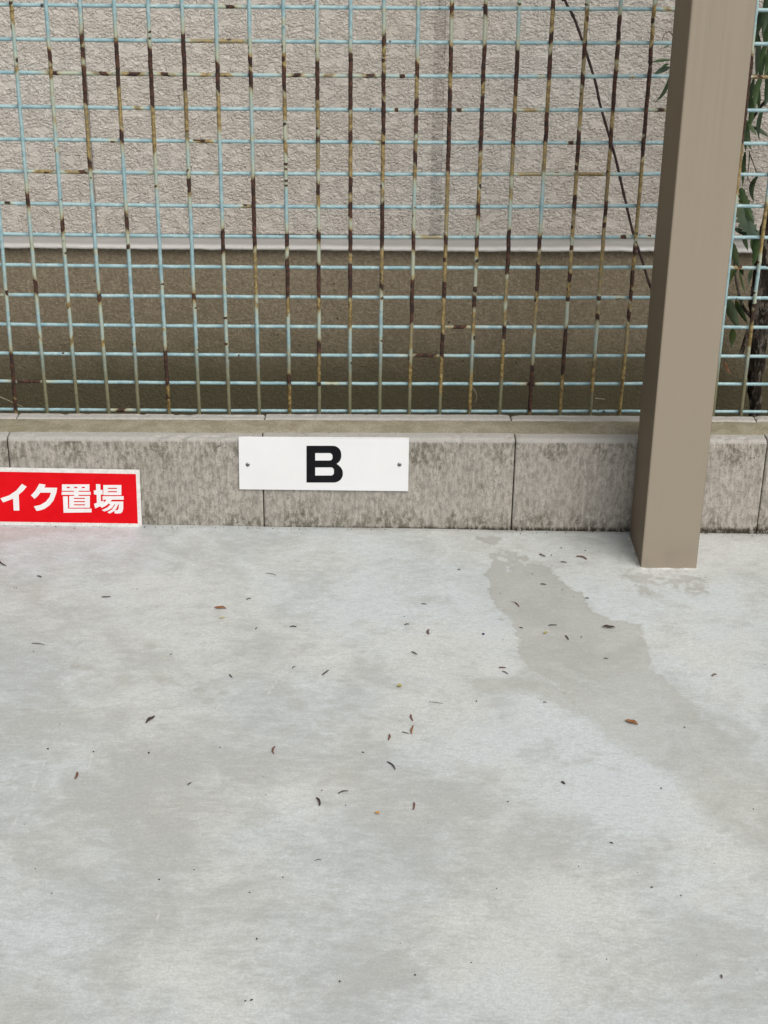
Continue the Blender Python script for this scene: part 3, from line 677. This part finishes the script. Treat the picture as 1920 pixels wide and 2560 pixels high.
# ------------------------------------------------------------------ plate with the letter B
SB = 450/1659
yb = -0.0012
def bpx(p): return (590+p[0]*SB, 1080+p[1]*SB)
nb = Vector((0, -1, 0))
c4 = [on_y(*bpx(p), yb-0.003) for p in ((26, 52), (1595, 62), (1585, 543), (34, 526))]
sgn = empty('letter_sign', (sum((c.x for c in c4))/4, yb, c4[3].z), label='white plate with a black letter B screwed to the block wall', cat='sign')
def arc(cx, cy, rx, ry, a0, a1, n=9): return [(cx+rx*math.cos(R(a0+(a1-a0)*i/n)), cy+ry*math.sin(R(a0+(a1-a0)*i/n))) for i in range(n+1)]
V, F = flat_solid([[(v.x, v.z) for v in c4]], lambda p: Vector((p[0], yb, p[1])), nb, 0.003)
pl = mesh('plate', V, F, M_plate, sgn)
bv = pl.modifiers.new('bevel', 'BEVEL'); bv.width = 0.0004; bv.segments = 2
outer = [(650, 127)] + arc(893, 205, 77, 78, -90, 0) + arc(893, 222, 77, 78, 0, 62) + [(926, 292)] + arc(900, 380, 85, 85, -52, 0) + arc(900, 386, 85, 79, 0, 90) + [(650, 465)]
hole1 = [(730, 193)] + arc(862, 221, 28, 28, -90, 0) + arc(862, 235, 28, 28, 0, 90) + [(730, 263)]
hole2 = [(730, 325)] + arc(875, 353, 28, 28, -90, 0) + arc(875, 373, 28, 28, 0, 90) + [(730, 401)]
yp = yb-0.003
V, F = flat_solid([outer, hole1, hole2], lambda p: on_y(*bpx(p), yp-0.0001), nb, 0.0003)
mesh('letter', V, F, M_black, sgn)
for cx, cy in ((108, 300), (1507, 300)):
    c = on_y(*bpx((cx, cy)), yp)
    V = []; F = []; n = 20
    for r, d in ((0.0034, 0.0), (0.0034, 0.0004), (0.0026, 0.0012), (0.0014, 0.0016)):
        for k in range(n): V.append((c.x+r*math.cos(2*math.pi*k/n), yp-d, c.z+r*math.sin(2*math.pi*k/n)))
    V.append((c.x, yp-0.0017, c.z))
    for a in range(3):
        for k in range(n): F.append((a*n+k, a*n+(k+1) % n, (a+1)*n+(k+1) % n, (a+1)*n+k))
    for k in range(n): F.append((3*n+k, 3*n+(k+1) % n, 4*n))
    s = mesh('screw', V, F, M_screw, sgn, smooth=True)
    th = random.uniform(0.3, 1.1); bm = bmesh.new()
    for a in (th, th+math.pi/2):
        r_ = bmesh.ops.create_cube(bm, size=1)['verts']
        bmesh.ops.scale(bm, vec=(0.0036, 0.0010, 0.0008), verts=r_); bmesh.ops.rotate(bm, cent=(0, 0, 0), matrix=Matrix.Rotation(a, 3, 'Y'), verts=r_)
        bmesh.ops.translate(bm, vec=(c.x, yp-0.0016-(0.0001 if a == th else 0), c.z), verts=r_)
    from_bm('cross_slot', bm, M_slot, s)

# ------------------------------------------------------------------ leaning red sign
SR = 380/1659
def rpx(p): return (p[0]*SR, 1150+p[1]*SR)
bot = on_floor(*rpx((1550, 731)))
bot = on_y(*rpx((1550, 732)), min(bot.y, -0.008)); top_y = bot.y+0.007
tr = on_y(*rpx((1522, 108)), top_y)
e1 = Vector((1, 0, SLOPE)).normalized(); e2 = (tr-bot)
nr = e1.cross(e2).normalized()
if nr.y > 0: nr = -nr
rs = empty('parking_sign', bot, label='red board with white Japanese characters and white edge leaning on the block wall at left', cat='sign')
def rp(p, lift=0.0): return on_plane(*rpx(p), bot+nr*lift, nr)
def left_of(p, lift=0.0):                   # continues the board past the frame
    return p
TH = 0.0012
LX = -700
edge_c = [(LX, 70), (1522, 108), (1550, 732), (LX, 697)]
V, F = flat_solid([edge_c], lambda p: rp(p), -nr, TH); mesh('board', V, F, M_frame, rs)
field = [(LX+40, 116), (1483, 153), (1505, 693), (LX+40, 662)]
V, F = flat_solid([field], lambda p: rp(p)+nr*0.00005, nr, 0.0002); mesh('red_field', V, F, M_red, rs)
def rect(a, b, c, d): return [(a, b), (c, b), (c, d), (a, d)]
GL = [
 [[[(5,418),(100,385),(180,330),(240,260),(292,290),(255,335),(205,378),(212,550),(150,550),(143,420),(95,440),(35,462)]]],
 [[[(338,385),(385,335),(430,258),(498,268),(485,300),(625,303),(615,360),(585,440),(545,490),(490,530),(440,548),(400,555),(370,505),(440,490),(500,455),(540,405),(557,355),(440,355),(415,390),(378,423)]]],
 [[rect(677,265,977,335), rect(730,292,762,307), rect(810,292,845,307), rect(893,292,927,307)], [rect(674,346,990,379)], [rect(806,334,858,347)], [rect(810,378,858,392)],
  [rect(756,391,981,520), rect(806,412,928,424), rect(806,447,928,459), rect(806,482,928,494)], [[(688,395),(740,395),(744,530),(1000,530),(1000,570),(695,574)]]],
 [[[(1048,262),(1095,265),(1097,326),(1120,326),(1122,375),(1100,377),(1103,452),(1135,440),(1132,478),(1090,505),(1040,528),(1027,478),(1058,466),(1055,377),(1027,375),(1024,331),(1050,329)]],
  [rect(1128,272,1325,382), rect(1178,303,1277,315), rect(1178,339,1277,351)], [rect(1120,394,1350,432)],
  [[(1165,431),(1222,431),(1200,462),(1160,496),(1112,522),(1088,498),(1132,468)]],
  [[(1200,452),(1346,452),(1345,530),(1338,560),(1322,578),(1290,583),(1252,581),(1248,548),(1282,545),(1294,530),(1298,482),(1190,482)]],
  [[(1212,480),(1252,480),(1222,522),(1180,548),(1138,560),(1112,545),(1170,518)]],
  [[(1262,480),(1292,480),(1270,530),(1238,560),(1200,583),(1172,570),(1222,540)]]],
 [[[(-235,275),(-180,285),(-200,380),(-240,470),(-290,520),(-330,485),(-285,430),(-252,350)]], [[(-150,290),(-98,272),(-70,350),(-45,450),(-35,510),(-95,525),(-110,430),(-130,350)]],
  [[(-88,258),(-62,250),(-45,290),(-70,300)]], [[(-48,246),(-22,238),(-6,278),(-30,288)]]],
]
for g in GL:
    VV = []; FF = []
    for pi, pieces in enumerate(g):
        V, F = flat_solid(pieces, lambda p: rp(p)+nr*(0.0003+0.00002*pi), nr, 0.0002)
        k = len(VV); VV += V; FF += [tuple(a+k for a in f) for f in F]
    mesh('character', VV, FF, M_white, rs)

# ------------------------------------------------------------------ vine stem and tree behind the fence
VY = 0.31
pv = [(1390,-60),(1412,0),(1435,45),(1455,100),(1487,200),(1500,260),(1520,330),(1540,400),(1556,470),(1570,530),(1585,590),(1605,650),(1622,705),(1655,800),(1690,900),(1730,1010),(1745,1060)]
pts = [on_y(a, b, VY+0.004*math.sin(i*1.3)) for i, (a, b) in enumerate(pv)]
pts = [Vector((pts[0].x-0.10, VY, 1.15))] + pts
def smooth_pts(pts, n=8):
    out = []
    for i in range(len(pts)-1):
        p0, p1, p2, p3 = pts[max(i-1, 0)], pts[i], pts[i+1], pts[min(i+2, len(pts)-1)]
        for k in range(n):
            t = k/n; out.append(0.5*((2*p1)+(p2-p0)*t+(2*p0-5*p1+4*p2-p3)*t*t+(3*p1-p0-3*p2+p3)*t*t*t))
    return out+[pts[-1]]
pts = smooth_pts(pts)
rad = [0.0022+0.0006*noise.noise((i*0.4, 0, 0))+(0.0008 if i % 23 == 0 else 0) for i in range(len(pts))]
V, F = tube(pts, rad, 8); vine = mesh('vine_stem', V, F, M_stem, smooth=True, label='bare dark brown vine stem slanting down between the mesh fence and the stucco wall', cat='vine')

TY = 0.32
tr_pts = [on_y(1887, 1030, TY), on_y(1888, 960, TY), on_y(1893, 880, TY), on_y(1900, 790, TY), on_y(1908, 700, TY), on_y(1930, 560, TY), on_y(1962, 400, TY), on_y(1990, 200, TY), on_y(2010, 0, TY)]
tr_pts = [Vector((tr_pts[0].x-0.002, TY, -0.06))] + tr_pts + [Vector((tr_pts[-1].x+0.02, TY, 1.3)), Vector((tr_pts[-1].x+0.01, TY+0.01, 1.9))]
tree = empty('tree', (tr_pts[0].x, TY, -0.05), label='small tree with dark bark and long drooping leaves behind the fence, right of the post', cat='tree')
sp_ = smooth_pts(tr_pts, 14)
rad0 = np.interp(np.linspace(0, 1, len(sp_)), [0, 0.1, 0.25, 0.4, 0.6, 1], [0.014, 0.0105, 0.014, 0.019, 0.017, 0.009])
V, F = tube(sp_, list(rad0), 18)
V = [v+(v-sp_[i//18]).normalized()*(0.0035*noise.fractal((v.x*120, v.y*120, v.z*30), 1, 2, 3)) for i, v in enumerate(V)]
mesh('trunk', V, F, M_bark, tree, smooth=True)
def limb(pl, r0, r1, y):
    p = smooth_pts([on_y(a, b, y+dy) for a, b, dy in pl], 6); V, F = tube(p, list(np.linspace(r0, r1, len(p))), 7)
    return mesh('branch', V, F, M_bark, tree, smooth=True)
limb([(1893, 800, 0.0), (1872, 830, -0.005), (1858, 870, -0.01), (1850, 892, -0.015)], 0.006, 0.003, TY)
limb([(1900, 815, 0.0), (1876, 790, 0), (1855, 760, -0.02), (1840, 700, -0.03), (1832, 610, -0.04)], 0.004, 0.0012, TY)
limb([(1995, 150, 0), (1935, 110, -0.02), (1860, 120, -0.03), (1770, 130, -0.04), (1700, 130, -0.045)], 0.004, 0.0004, TY)
limb([(1700, 120, -0.045), (1684, 92, -0.05), (1674, 80, -0.05), (1665, 82, -0.05), (1659, 90, -0.05), (1656, 101, -0.05)], 0.0010, 0.0004, TY)
limb([(1985, 240, 0), (1920, 250, -0.02), (1880, 300, -0.03), (1862, 350, -0.04)], 0.004, 0.001, TY)
limb([(1985, 60, 0), (1930, -10, -0.02), (1880, -30, -0.03)], 0.005, 0.002, TY)
limb([(1874, 378, 0), (1873, 400, 0), (1870, 430, 0), (1868, 452, 0)], 0.0009, 0.0006, TY-0.04)
limb([(1874, 385, 0), (1884, 410, 0), (1893, 440, 0), (1894, 445, 0)], 0.0009, 0.0006, TY-0.042)
limb([(1862, 380, 0), (1864, 420, 0), (1868, 440, 0), (1878, 458, 0), (1888, 456, 0)], 0.0006, 0.0004, TY-0.043)
def leaf(base, tip, wpx, y, mat, serr=0.0, bend=0.0, curl=0.25, face=0.35, dy=0.0):
    """hanging blade from a base to a tip given in the photo's pixels at depth y"""
    a = on_y(*base, y); b = on_y(*tip, y+dy); ax = b-a; L = ax.length; t = ax.normalized()
    vdir = Vector((0, 1, 0)); side = t.cross(vdir).normalized()
    nrm = side.cross(t).normalized()
    side = (side*math.cos(face)+nrm*math.sin(face)).normalized(); nrm = side.cross(t).normalized()
    W = wpx/FPX*2.6; n = 22; V = []; F = []
    for i in range(n+1):
        u = i/n; prof = (math.sin(math.pi*min(1, u*0.93+0.07))**0.85)*(1-0.25*u) if u < 1 else 0
        prof = max(prof, 0.03)
        c = a + t*(L*u) + side*(bend*L*(u-u*u)*2) + nrm*(0.10*L*math.sin(u*2.6))
        hw = W*0.5*prof
        sL = 1+serr*(0.55-((u*7.0) % 1.0)) if serr else 1; sR = 1+serr*(0.55-((u*7.0+0.4) % 1.0)) if serr else 1
        lift = curl*hw
        V += [c - side*hw*sL + nrm*lift, c - side*hw*0.5 + nrm*lift*0.3, c, c + side*hw*0.5 + nrm*lift*0.3, c + side*hw*sR + nrm*lift]
    for i in range(n):
        for k in range(4): F.append((i*5+k, i*5+k+1, (i+1)*5+k+1, (i+1)*5+k))
    return mesh('leaf', V, F, mat, tree, smooth=True)
G, D, S = M_leafs
for args in [
 # hanging beside the post, from the photograph
 ((1862,-10),(1886,60),16,.26,D,0,.1), ((1895,-20),(1892,70),18,.27,G,0,-.1), ((1915,-10),(1905,90),20,.26,D,0,.1), ((1905,20),(1880,110),20,.28,D,0,.1),
 ((1925,30),(1915,130),20,.27,G,0,-.1), ((1880,60),(1900,150),16,.29,D,0,.1), ((1930,90),(1910,190),24,.26,G,0,.1), ((1898,95),(1884,105),12,.25,G,0,0),
 ((1895,100),(1890,200),16,.28,S,0,.05), ((1912,110),(1903,215),18,.26,G,0,-.05), ((1925,140),(1922,240),20,.28,D,0,.05), ((1882,130),(1878,215),12,.29,D,0,.1),
 ((1885,195),(1872,280),16,.27,D,0,.1), ((1903,190),(1890,275),18,.26,G,0,-.1), ((1920,190),(1912,268),18,.27,D,0,.1), ((1895,205),(1898,285),12,.28,G,0,0),
 ((1876,235),(1866,335),16,.27,G,0,.12), ((1908,270),(1900,350),16,.265,D,0,-.05), ((1866,300),(1880,375),22,.27,G,0,-.12), ((1872,310),(1893,338),12,.26,G,0,.1), ((1862,318),(1863,380),12,.28,G,0,0),
 ((1882,318),(1925,345),12,.275,S,0,.1), ((1863,380),(1856,470),12,.28,G,0,-.05), ((1894,440),(1886,508),15,.27,D,0,-.28),
 ((1852,470),(1886,560),28,.28,G,.55,-.08), ((1850,470),(1858,515),10,.285,D,0,0), ((1846,510),(1906,600),44,.275,S,.75,-.10), ((1836,572),(1878,592),16,.28,D,.3,.1), ((1884,588),(1890,640),22,.285,G,.2,.05),
 ((1858,585),(1872,628),16,.28,D,.2,.1), ((1888,575),(1880,668),24,.282,G,.3,.12), ((1832,608),(1848,672),22,.27,D,.2,-.1), ((1845,668),(1822,718),24,.27,G,.15,-.12), ((1850,672),(1858,690),12,.275,D,0,0),
 ((1848,680),(1863,738),7,.27,G,0,.02), ((1880,672),(1872,714),13,.28,D,0,.05), ((1862,745),(1852,765),6,.27,D,0,0), ((1812,735),(1848,830),34,.27,S,.25,-.10), ((1840,752),(1868,812),20,.265,D,.25,-.12),
 ((1832,822),(1828,868),20,.27,G,.1,.05), ((1800,850),(1810,884),8,.27,D,0,-.1), ((1798,890),(1796,956),17,.27,D,.1,-.05),
 # left of the post
 ((1676,150),(1632,156),9,.26,G,.2,-.1), ((1674,168),(1634,187),15,.26,S,.1,-.1), ((1672,160),(1655,166),7,.26,G,0,0), ((1672,196),(1638,257),11,.26,D,0,.30), ((1674,112),(1656,122),4,.27,S,0,0),
 # behind the post and past the frame
 ((1700,140),(1720,240),22,.26,G,0,.1), ((1740,120),(1750,230),24,.27,D,0,-.1), ((1790,130),(1780,250),24,.26,G,0,.1), ((1830,120),(1835,260),24,.27,D,0,-.1), ((1830,300),(1822,420),24,.28,G,0,.1),
 ((1940,200),(1950,320),26,.27,G,0,.1), ((1970,260),(1960,400),26,.27,D,0,.1), ((1985,100),(1990,240),26,.26,G,0,.1), ((2010,300),(2000,430),26,.28,S,.4,.1), ((1950,-40),(1960,90),26,.27,D,0,.1), ((2030,60),(2040,200),28,.27,G,0,.1)]:
    leaf(*args[:5], serr=args[5], bend=args[6], face=random.uniform(-0.5, 0.5), dy=random.uniform(-0.012, 0.012))
o = leaf((1810,905),(1826,936),12,.29,M_dryleaf,serr=.3,bend=.1); o['label'] = 'withered reddish brown leaf'
# more leaves overhead
for k in range(50):
    x = random.uniform(1660, 2150); y = random.uniform(-420, -60)
    leaf((x, y), (x+random.uniform(-40, 30), y+random.uniform(70, 130)), random.uniform(14, 26), random.uniform(.25, .31), random.choice((G, D, G, S)), bend=random.uniform(-.15, .15), face=random.uniform(-.6, .6))
# moss tuft, dead stalks against the foundation
V = []; F = []
c = on_y(1826, 985, HY+0.004)
for k in range(900):
    a = random.gauss(0, 0.010); b = random.gauss(0, 0.020); p = Vector((c.x+a, HY+0.007-random.random()*0.004, c.z+b)); i = len(V); s = random.uniform(0.0008, 0.002)
    d = Vector((random.gauss(0, 1), -abs(random.gauss(0, 1)), random.gauss(0, 1)+0.5)).normalized()*s*2; e = Vector((random.gauss(0, 1), random.gauss(0, 1), random.gauss(0, 1))).normalized()*s*0.6
    V += [p-e, p+e, p+d]; F.append((i, i+1, i+2))
mesh('moss', V, F, mat_plain('moss', (0.035, 0.055, 0.010), (0.075, 0.095, 0.022), 200, 0.95), label='patch of green moss low on the brown foundation, right of the post', cat='moss', kind='stuff')
for pl, lab in (([(-6, 990), (14, 998), (35, 1008), (58, 1018)], 'pale dry straw leaning behind the left end of the mesh fence'),
                ([(1180, 968), (1188, 978), (1192, 992), (1188, 1006)], 'short curved pale stalk behind the fence, below and right of the letter plate'),
                ([(1488, 996), (1500, 997), (1512, 998)], 'short level bit of straw behind the fence, just left of the post')):
    p = smooth_pts([on_y(a, b, 0.36) for a, b in pl], 5); V, F = tube(p, list(np.linspace(0.0010, 0.0006, len(p))), 6)
    mesh('straw', V, F, M_straw, smooth=True, label=lab, cat='straw', group='bits of straw behind the fence')

# ------------------------------------------------------------------ litter on the floor
MB = mat_plain('dark twig', (0.030, 0.020, 0.018), (0.075, 0.048, 0.040), 300, 0.8)
MK = mat_plain('black twig', (0.018, 0.016, 0.016), (0.040, 0.034, 0.032), 300, 0.8)
MR = mat_plain('red brown bark bit', (0.11, 0.045, 0.035), (0.20, 0.085, 0.060), 300, 0.8)
MO = mat_plain('orange brown leaf', (0.16, 0.065, 0.025), (0.30, 0.14, 0.055), 200, 0.75)
MYG = mat_plain('yellow green bit', (0.30, 0.27, 0.06), (0.42, 0.38, 0.12), 200, 0.7)
MOR = mat_plain('orange bit', (0.50, 0.22, 0.03), (0.60, 0.32, 0.07), 200, 0.7)
MNV = mat_plain('navy bead', (0.012, 0.012, 0.08), (0.03, 0.03, 0.14), 200, 0.4)
MSE = mat_plain('grey brown seed', (0.09, 0.065, 0.050), (0.17, 0.13, 0.10), 200, 0.8)
GT = 'dark twigs and needle bits scattered on the concrete floor'; GLf = 'dead leaves and bark bits fallen on the concrete floor'
Dk = lambda x, y: (x*.5787, 1400+y*.5787); Ek = lambda x, y: (960+x*.5787, 1400+y*.5787)
Ck = lambda x, y: (1180+x*.446, 1000+y*.446); Gk = lambda x, y: (960+x*.5787, 1900+y*.5787); Fk = lambda x, y: (x*.5787, 1900+y*.5787)
def bit(name, a, b, wpx, mat, label, cat, group, bow=0.08, flat=0.6):
    A = on_floor(*a); B = on_floor(*b); L = (B-A).length; ppm = wpx/FPX*(CAM-A).length*0.30; g0 = A.z
    n = 8; sd = Vector((-(B-A).y, (B-A).x, 0)).normalized(); pts = []; rr = []
    for i in range(n+1):
        u = i/n; p = A.lerp(B, u) + sd*L*(bow*math.sin(u*math.pi)+0.03*noise.noise((a[0]*.1+u*4, a[1]*.1, 0)))
        r = ppm*(0.55+0.45*math.sin(math.pi*(u*0.8+0.15))+0.25*noise.noise((u*5, a[0], a[1])))
        p.z = floor_z(p.x) + ppm*flat*0.9 + 0.0005 + 0.0008*math.sin(u*math.pi); pts.append(p); rr.append(r)
    V, F = tube(pts, rr, 6); V = [Vector((v.x, v.y, pts[i//6].z+(v.z-pts[i//6].z)*flat)) for i, v in enumerate(V)]
    return mesh(name, V, F, mat, smooth=True, label=label, cat=cat, group=group)
def deadleaf(a, b, wpx, mat, label, curl=0.8):
    A = on_floor(*a); B = on_floor(*b); sd = Vector((-(B-A).y, (B-A).x, 0)).normalized(); L = (B-A).length
    W = wpx/FPX*(CAM-A).length*1.15; n = 10; V = []; F = []
    for i in range(n+1):
        u = i/n; hw = W*0.5*max(math.sin(math.pi*u)**0.7, 0.06); c = A.lerp(B, u)
        for k in range(5):
            q = (k-2)/2; p = c+sd*hw*q; g0 = floor_z(p.x); p.z = 0.0012+curl*hw*q*q+0.0012*math.sin(u*5+a[0])**2+noise.noise((u*4, q, a[0]))*0.0006; p.z = g0+max(p.z, 0.0008); V.append(p)
    for i in range(n):
        for k in range(4): F.append((i*5+k, i*5+k+1, (i+1)*5+k+1, (i+1)*5+k))
    o = mesh('dead_leaf', V, F, mat, smooth=True, label=label, cat='leaf', group=GLf)
    sm = o.modifiers.new('thickness', 'SOLIDIFY'); sm.thickness = 0.0004; return o
T = 'twig'
for a, b, wd, mt, lab in [
 (Dk(-4,6),Dk(27,27),6,MB,'dark brown twig at the left edge of the floor, just below the red board'),
 (Dk(162,70),Dk(181,76),5,MB,'short brown twig below the characters of the red board'),
 (Dk(440,162),Dk(478,160),5,MK,'level dark twig below the right end of the red board'),
 (Dk(1065,174),Dk(1084,168),4,MK,'tiny dark twig between the brown leaf and the letter plate'),
 (Dk(1148,58),Dk(1193,67),3,MK,'thin straight dark twig under the left end of the letter plate'),
 (Dk(1252,291),Dk(1281,291),6,MK,'thick level black twig under the letter B, nearest of its row to the middle'),
 (Dk(1104,302),Dk(1111,293),4,MK,'tiny slanted twig left of the thick black twig under the letter plate'),
 (Dk(137,362),Dk(192,367),4,MB,'long thin twig alone near the left edge, below the red board'),
 (Dk(992,495),Dk(1003,510),5,MB,'short twig falling to the right, left of two rising twigs'),
 (Dk(1262,471),Dk(1277,462),4,MB,'smaller of two rising twigs at the middle of the floor'),
 (Dk(1392,500),Dk(1420,478),6,MB,'larger of two rising twigs at the middle of the floor'),
 (Dk(733,411),Dk(745,408),3,MB,'very small twig alone between the brown leaf and the long left twig'),
 (Dk(812,974),Dk(827,964),5,MB,'small brown twig alone in the lower left half of the floor'),
 (Dk(1462,1010),Dk(1504,1000),6,MB,'brown twig rising to the right beside a dark leaning twig, lower middle'),
 (Dk(1367,1030),Dk(1381,1064),9,MB,'thick dark twig falling to the right, lower middle of the floor'),
 (Ek(316,43),Ek(331,44),4,MK,'tiny black twig below the right end of the letter plate'),
 (Ek(160,192),Ek(184,193),4,MK,'small level black twig midway between letter plate and damp stain'),
 (Ek(88,282),Ek(111,280),5,MB,'small level brown twig above the brown seed case'),
 (Ek(118,398),Ek(143,410),6,MK,'black twig falling to the right, below the brown seed case'),
 (Ek(497,466),Ek(527,468),6,MR,'red brown twig above its slanting partner, left of the damp stain'),
 (Ek(511,482),Ek(535,494),5,MB,'slanting twig just under a red brown one, left of the damp stain'),
 (Ek(195,613),Ek(255,622),2.5,MK,'hair thin long twig at the middle of the floor, below the yellow petal'),
 (Ek(78,745),Ek(108,752),4,MB,'thin level twig touching the red brown bark curl'),
 (Ek(14,873),Ek(50,907),6,MK,'long black twig falling to the right, below the bark bits'),
 (Ek(710,284),Ek(747,283),5,MK,'level black twig on the damp stain above a yellow green bit'),
 (Ek(784,329),Ek(797,347),6,MB,'steep brown twig on the damp stain'),
 (Ek(585,294),Ek(600,297),5,MK,'short black twig at the left edge of the damp stain'),
 (Ek(676,105),Ek(701,108),5,MK,'short level black twig on the upper part of the damp stain'),
 (Ek(870,167),Ek(885,168),5,MK,'short black twig at the right edge of the damp stain'),
 (Ek(548,183),Ek(572,188),2,MB,'thin bent twig end on the damp stain, upper left'),
 (Ek(565,185),Ek(583,204),5,MR,'reddish slanting twig on the upper left of the damp stain'),
 (Ek(950,427),Ek(967,429),4,MK,'small level twig in the middle of the damp stain'),
 (Ek(768,959),Ek(782,971),8,MK,'single short black twig below the damp stain'),
 (Ek(764,10),Ek(788,13),5,MK,'level black twig between the damp stain and the post foot'),
 (Ek(688,616),Ek(701,619),4,MK,'tiny black twig on the lower edge of the damp stain'),
 (Gk(975,359),Gk(989,364),6,MK,'small black twig in the lower right of the floor'),
 (Gk(1457,931),Gk(1459,946),8,MSE,'small grey brown bit near the lower right corner of the floor'),
 (Fk(1358,438),Fk(1386,432),3,MB,'faint thin twig low in the middle of the floor'),
 (Ck(380,866),Ck(411,880),7,MB,'dark brown twig above the damp stain, left of a red brown sliver'),
 ]:
    bit('twig', a, b, wd, mt, lab, T, GT, bow=random.uniform(-.12, .12))
for a, b, wd, mt, lab in [
 (Dk(1188,808),Dk(1183,839),8,MR,'reddish upright bark bit in the left middle of the floor'),
 (Dk(334,920),Dk(325,946),9,MR,'reddish bark bit on the left, lowest of the red ones there'),
 (Ek(193,304),Ek(195,323),10,MSE,'oval brown seed case at the middle of the floor'),
 (Ek(117,669),Ek(125,697),7,MR,'upper bark bit of the small cluster at the middle of the floor'),
 (Ek(126,719),Ek(118,754),8,MO,'curled orange brown bark bit in the middle cluster'),
 (Ek(24,756),Ek(19,781),8,MR,'short red brown bark bit left of the middle cluster'),
 (Ek(129,1050),Ek(127,1082),7,MR,'upright red brown bark bit alone in the lower middle'),
 (Ek(1418,504),Ek(1437,496),9,MSE,'brown seed case right of the damp stain'),
 (Ck(586,878),Ck(644,895),8,MR,'long red brown sliver between the damp stain and the post'),
 ]:
    bit('bark_bit', a, b, wd, mt, lab, 'bark bit', GLf, bow=random.uniform(-.15, .15), flat=0.5)
deadleaf(Dk(925,211),Dk(978,213),8,MO,'brown spotted leaf below the gap between the two signs')
deadleaf(Dk(629,708),Dk(671,679),8,MB,'dark brown curled leaf rising to the right on the left part of the floor')
deadleaf(Ek(1041,699),Ek(1098,715),11,MO,'orange brown curled leaf on the lower part of the damp stain')
deadleaf(Ek(942,292),Ek(999,297),8,MB,'dark red brown leaf on the right part of the damp stain')
deadleaf(Dk(1620,1096),Dk(1640,1101),7,MOR,'tiny bright orange leaf scrap low in the middle of the floor')
deadleaf(Ek(58,551),Ek(77,549),10,MYG,'small yellow petal at the middle of the floor')
deadleaf(Dk(946,258),Dk(973,252),3,MYG,'thin yellow green blade just below the brown spotted leaf')
deadleaf(Ek(689,322),Ek(707,316),5,MYG,'small yellow green scrap on the damp stain')
c = on_floor(*Ek(429,323)); bm = bmesh.new(); bmesh.ops.create_icosphere(bm, subdivisions=2, radius=0.0019); bmesh.ops.scale(bm, vec=(1, 1, .8), verts=bm.verts); bmesh.ops.translate(bm, vec=(c.x, c.y, c.z+0.0015), verts=bm.verts)
from_bm('seed', bm, MNV, smooth=True, label='tiny dark blue seed left of the damp stain', cat='seed')
# crumbs too small to tell apart
V = []; F = []
dots = [Dk(62,122),Dk(72,122),Dk(590,127),Dk(596,127),Dk(548,208),Dk(643,834),Dk(951,812),Dk(1567,832),Dk(1571,833),Dk(207,817),Dk(258,712),Dk(404,829),Dk(145,396),Dk(930,642),Dk(1148,1014),Dk(1493,1061),Dk(1390,996),
 Ek(88,246),Ek(770,130),Ek(502,145),Ek(1645,453),Ek(1298,724),Ek(514,347),Ek(852,334),Ek(640,62),Ek(820,160),Ek(780,577),Ek(399,611),Ek(535,1045),Ek(1197,987),Ek(1595,1078),Ck(635,845),Ck(432,848),Ck(445,871),Ck(500,830),Ck(448,930),
 Gk(840,461),Gk(486,557),Gk(1156,551),Gk(377,877),Gk(134,930),Gk(1096,488),Gk(1282,587),Gk(962,862),Fk(153,471),Fk(838,476),Fk(1078,574),Fk(1110,773),Fk(1060,1042),Fk(1087,1038),Fk(224,578),Fk(688,518),Fk(1222,508),Fk(1468,958)]
dots = [(p, random.uniform(.0006, .0012)) for p in dots] + [((random.uniform(-60, 1980), random.uniform(1330, 2600)), random.uniform(.0002, .0005)) for _ in range(70)]
for k in range(110):
    x = random.uniform(-60, 1980); dots.append(((x, 1314+x*0.0105+random.expovariate(0.5)), random.uniform(.0003, .0010)))
for p, r in dots:
    c = on_floor(*p)
    if c.y > -0.002: c.y = -0.002-random.random()*0.004
    if px0-0.002 < c.x < px1+0.002 and c.y > py0-0.002: continue
    i = len(V); ang = random.uniform(0, 6); st = random.uniform(1, 2.0)
    for k in range(6):
        a = ang+k*math.pi/3; e = Vector((math.cos(a)*r*st, math.sin(a)*r, 0)); e.rotate(Matrix.Rotation(ang*3, 3, 'Z')); g0 = floor_z(c.x); V.append(Vector((c.x, c.y, g0+0.0006))+e*random.uniform(.7, 1.2))
    V.append(Vector((c.x, c.y, floor_z(c.x)+0.0006+r*1.2)))
    F += [(i+k, i+(k+1) % 6, i+6) for k in range(6)]
mesh('crumbs', V, F, MK, label='tiny dark crumbs and grit scattered over the concrete floor and along the wall foot', cat='debris', kind='stuff')
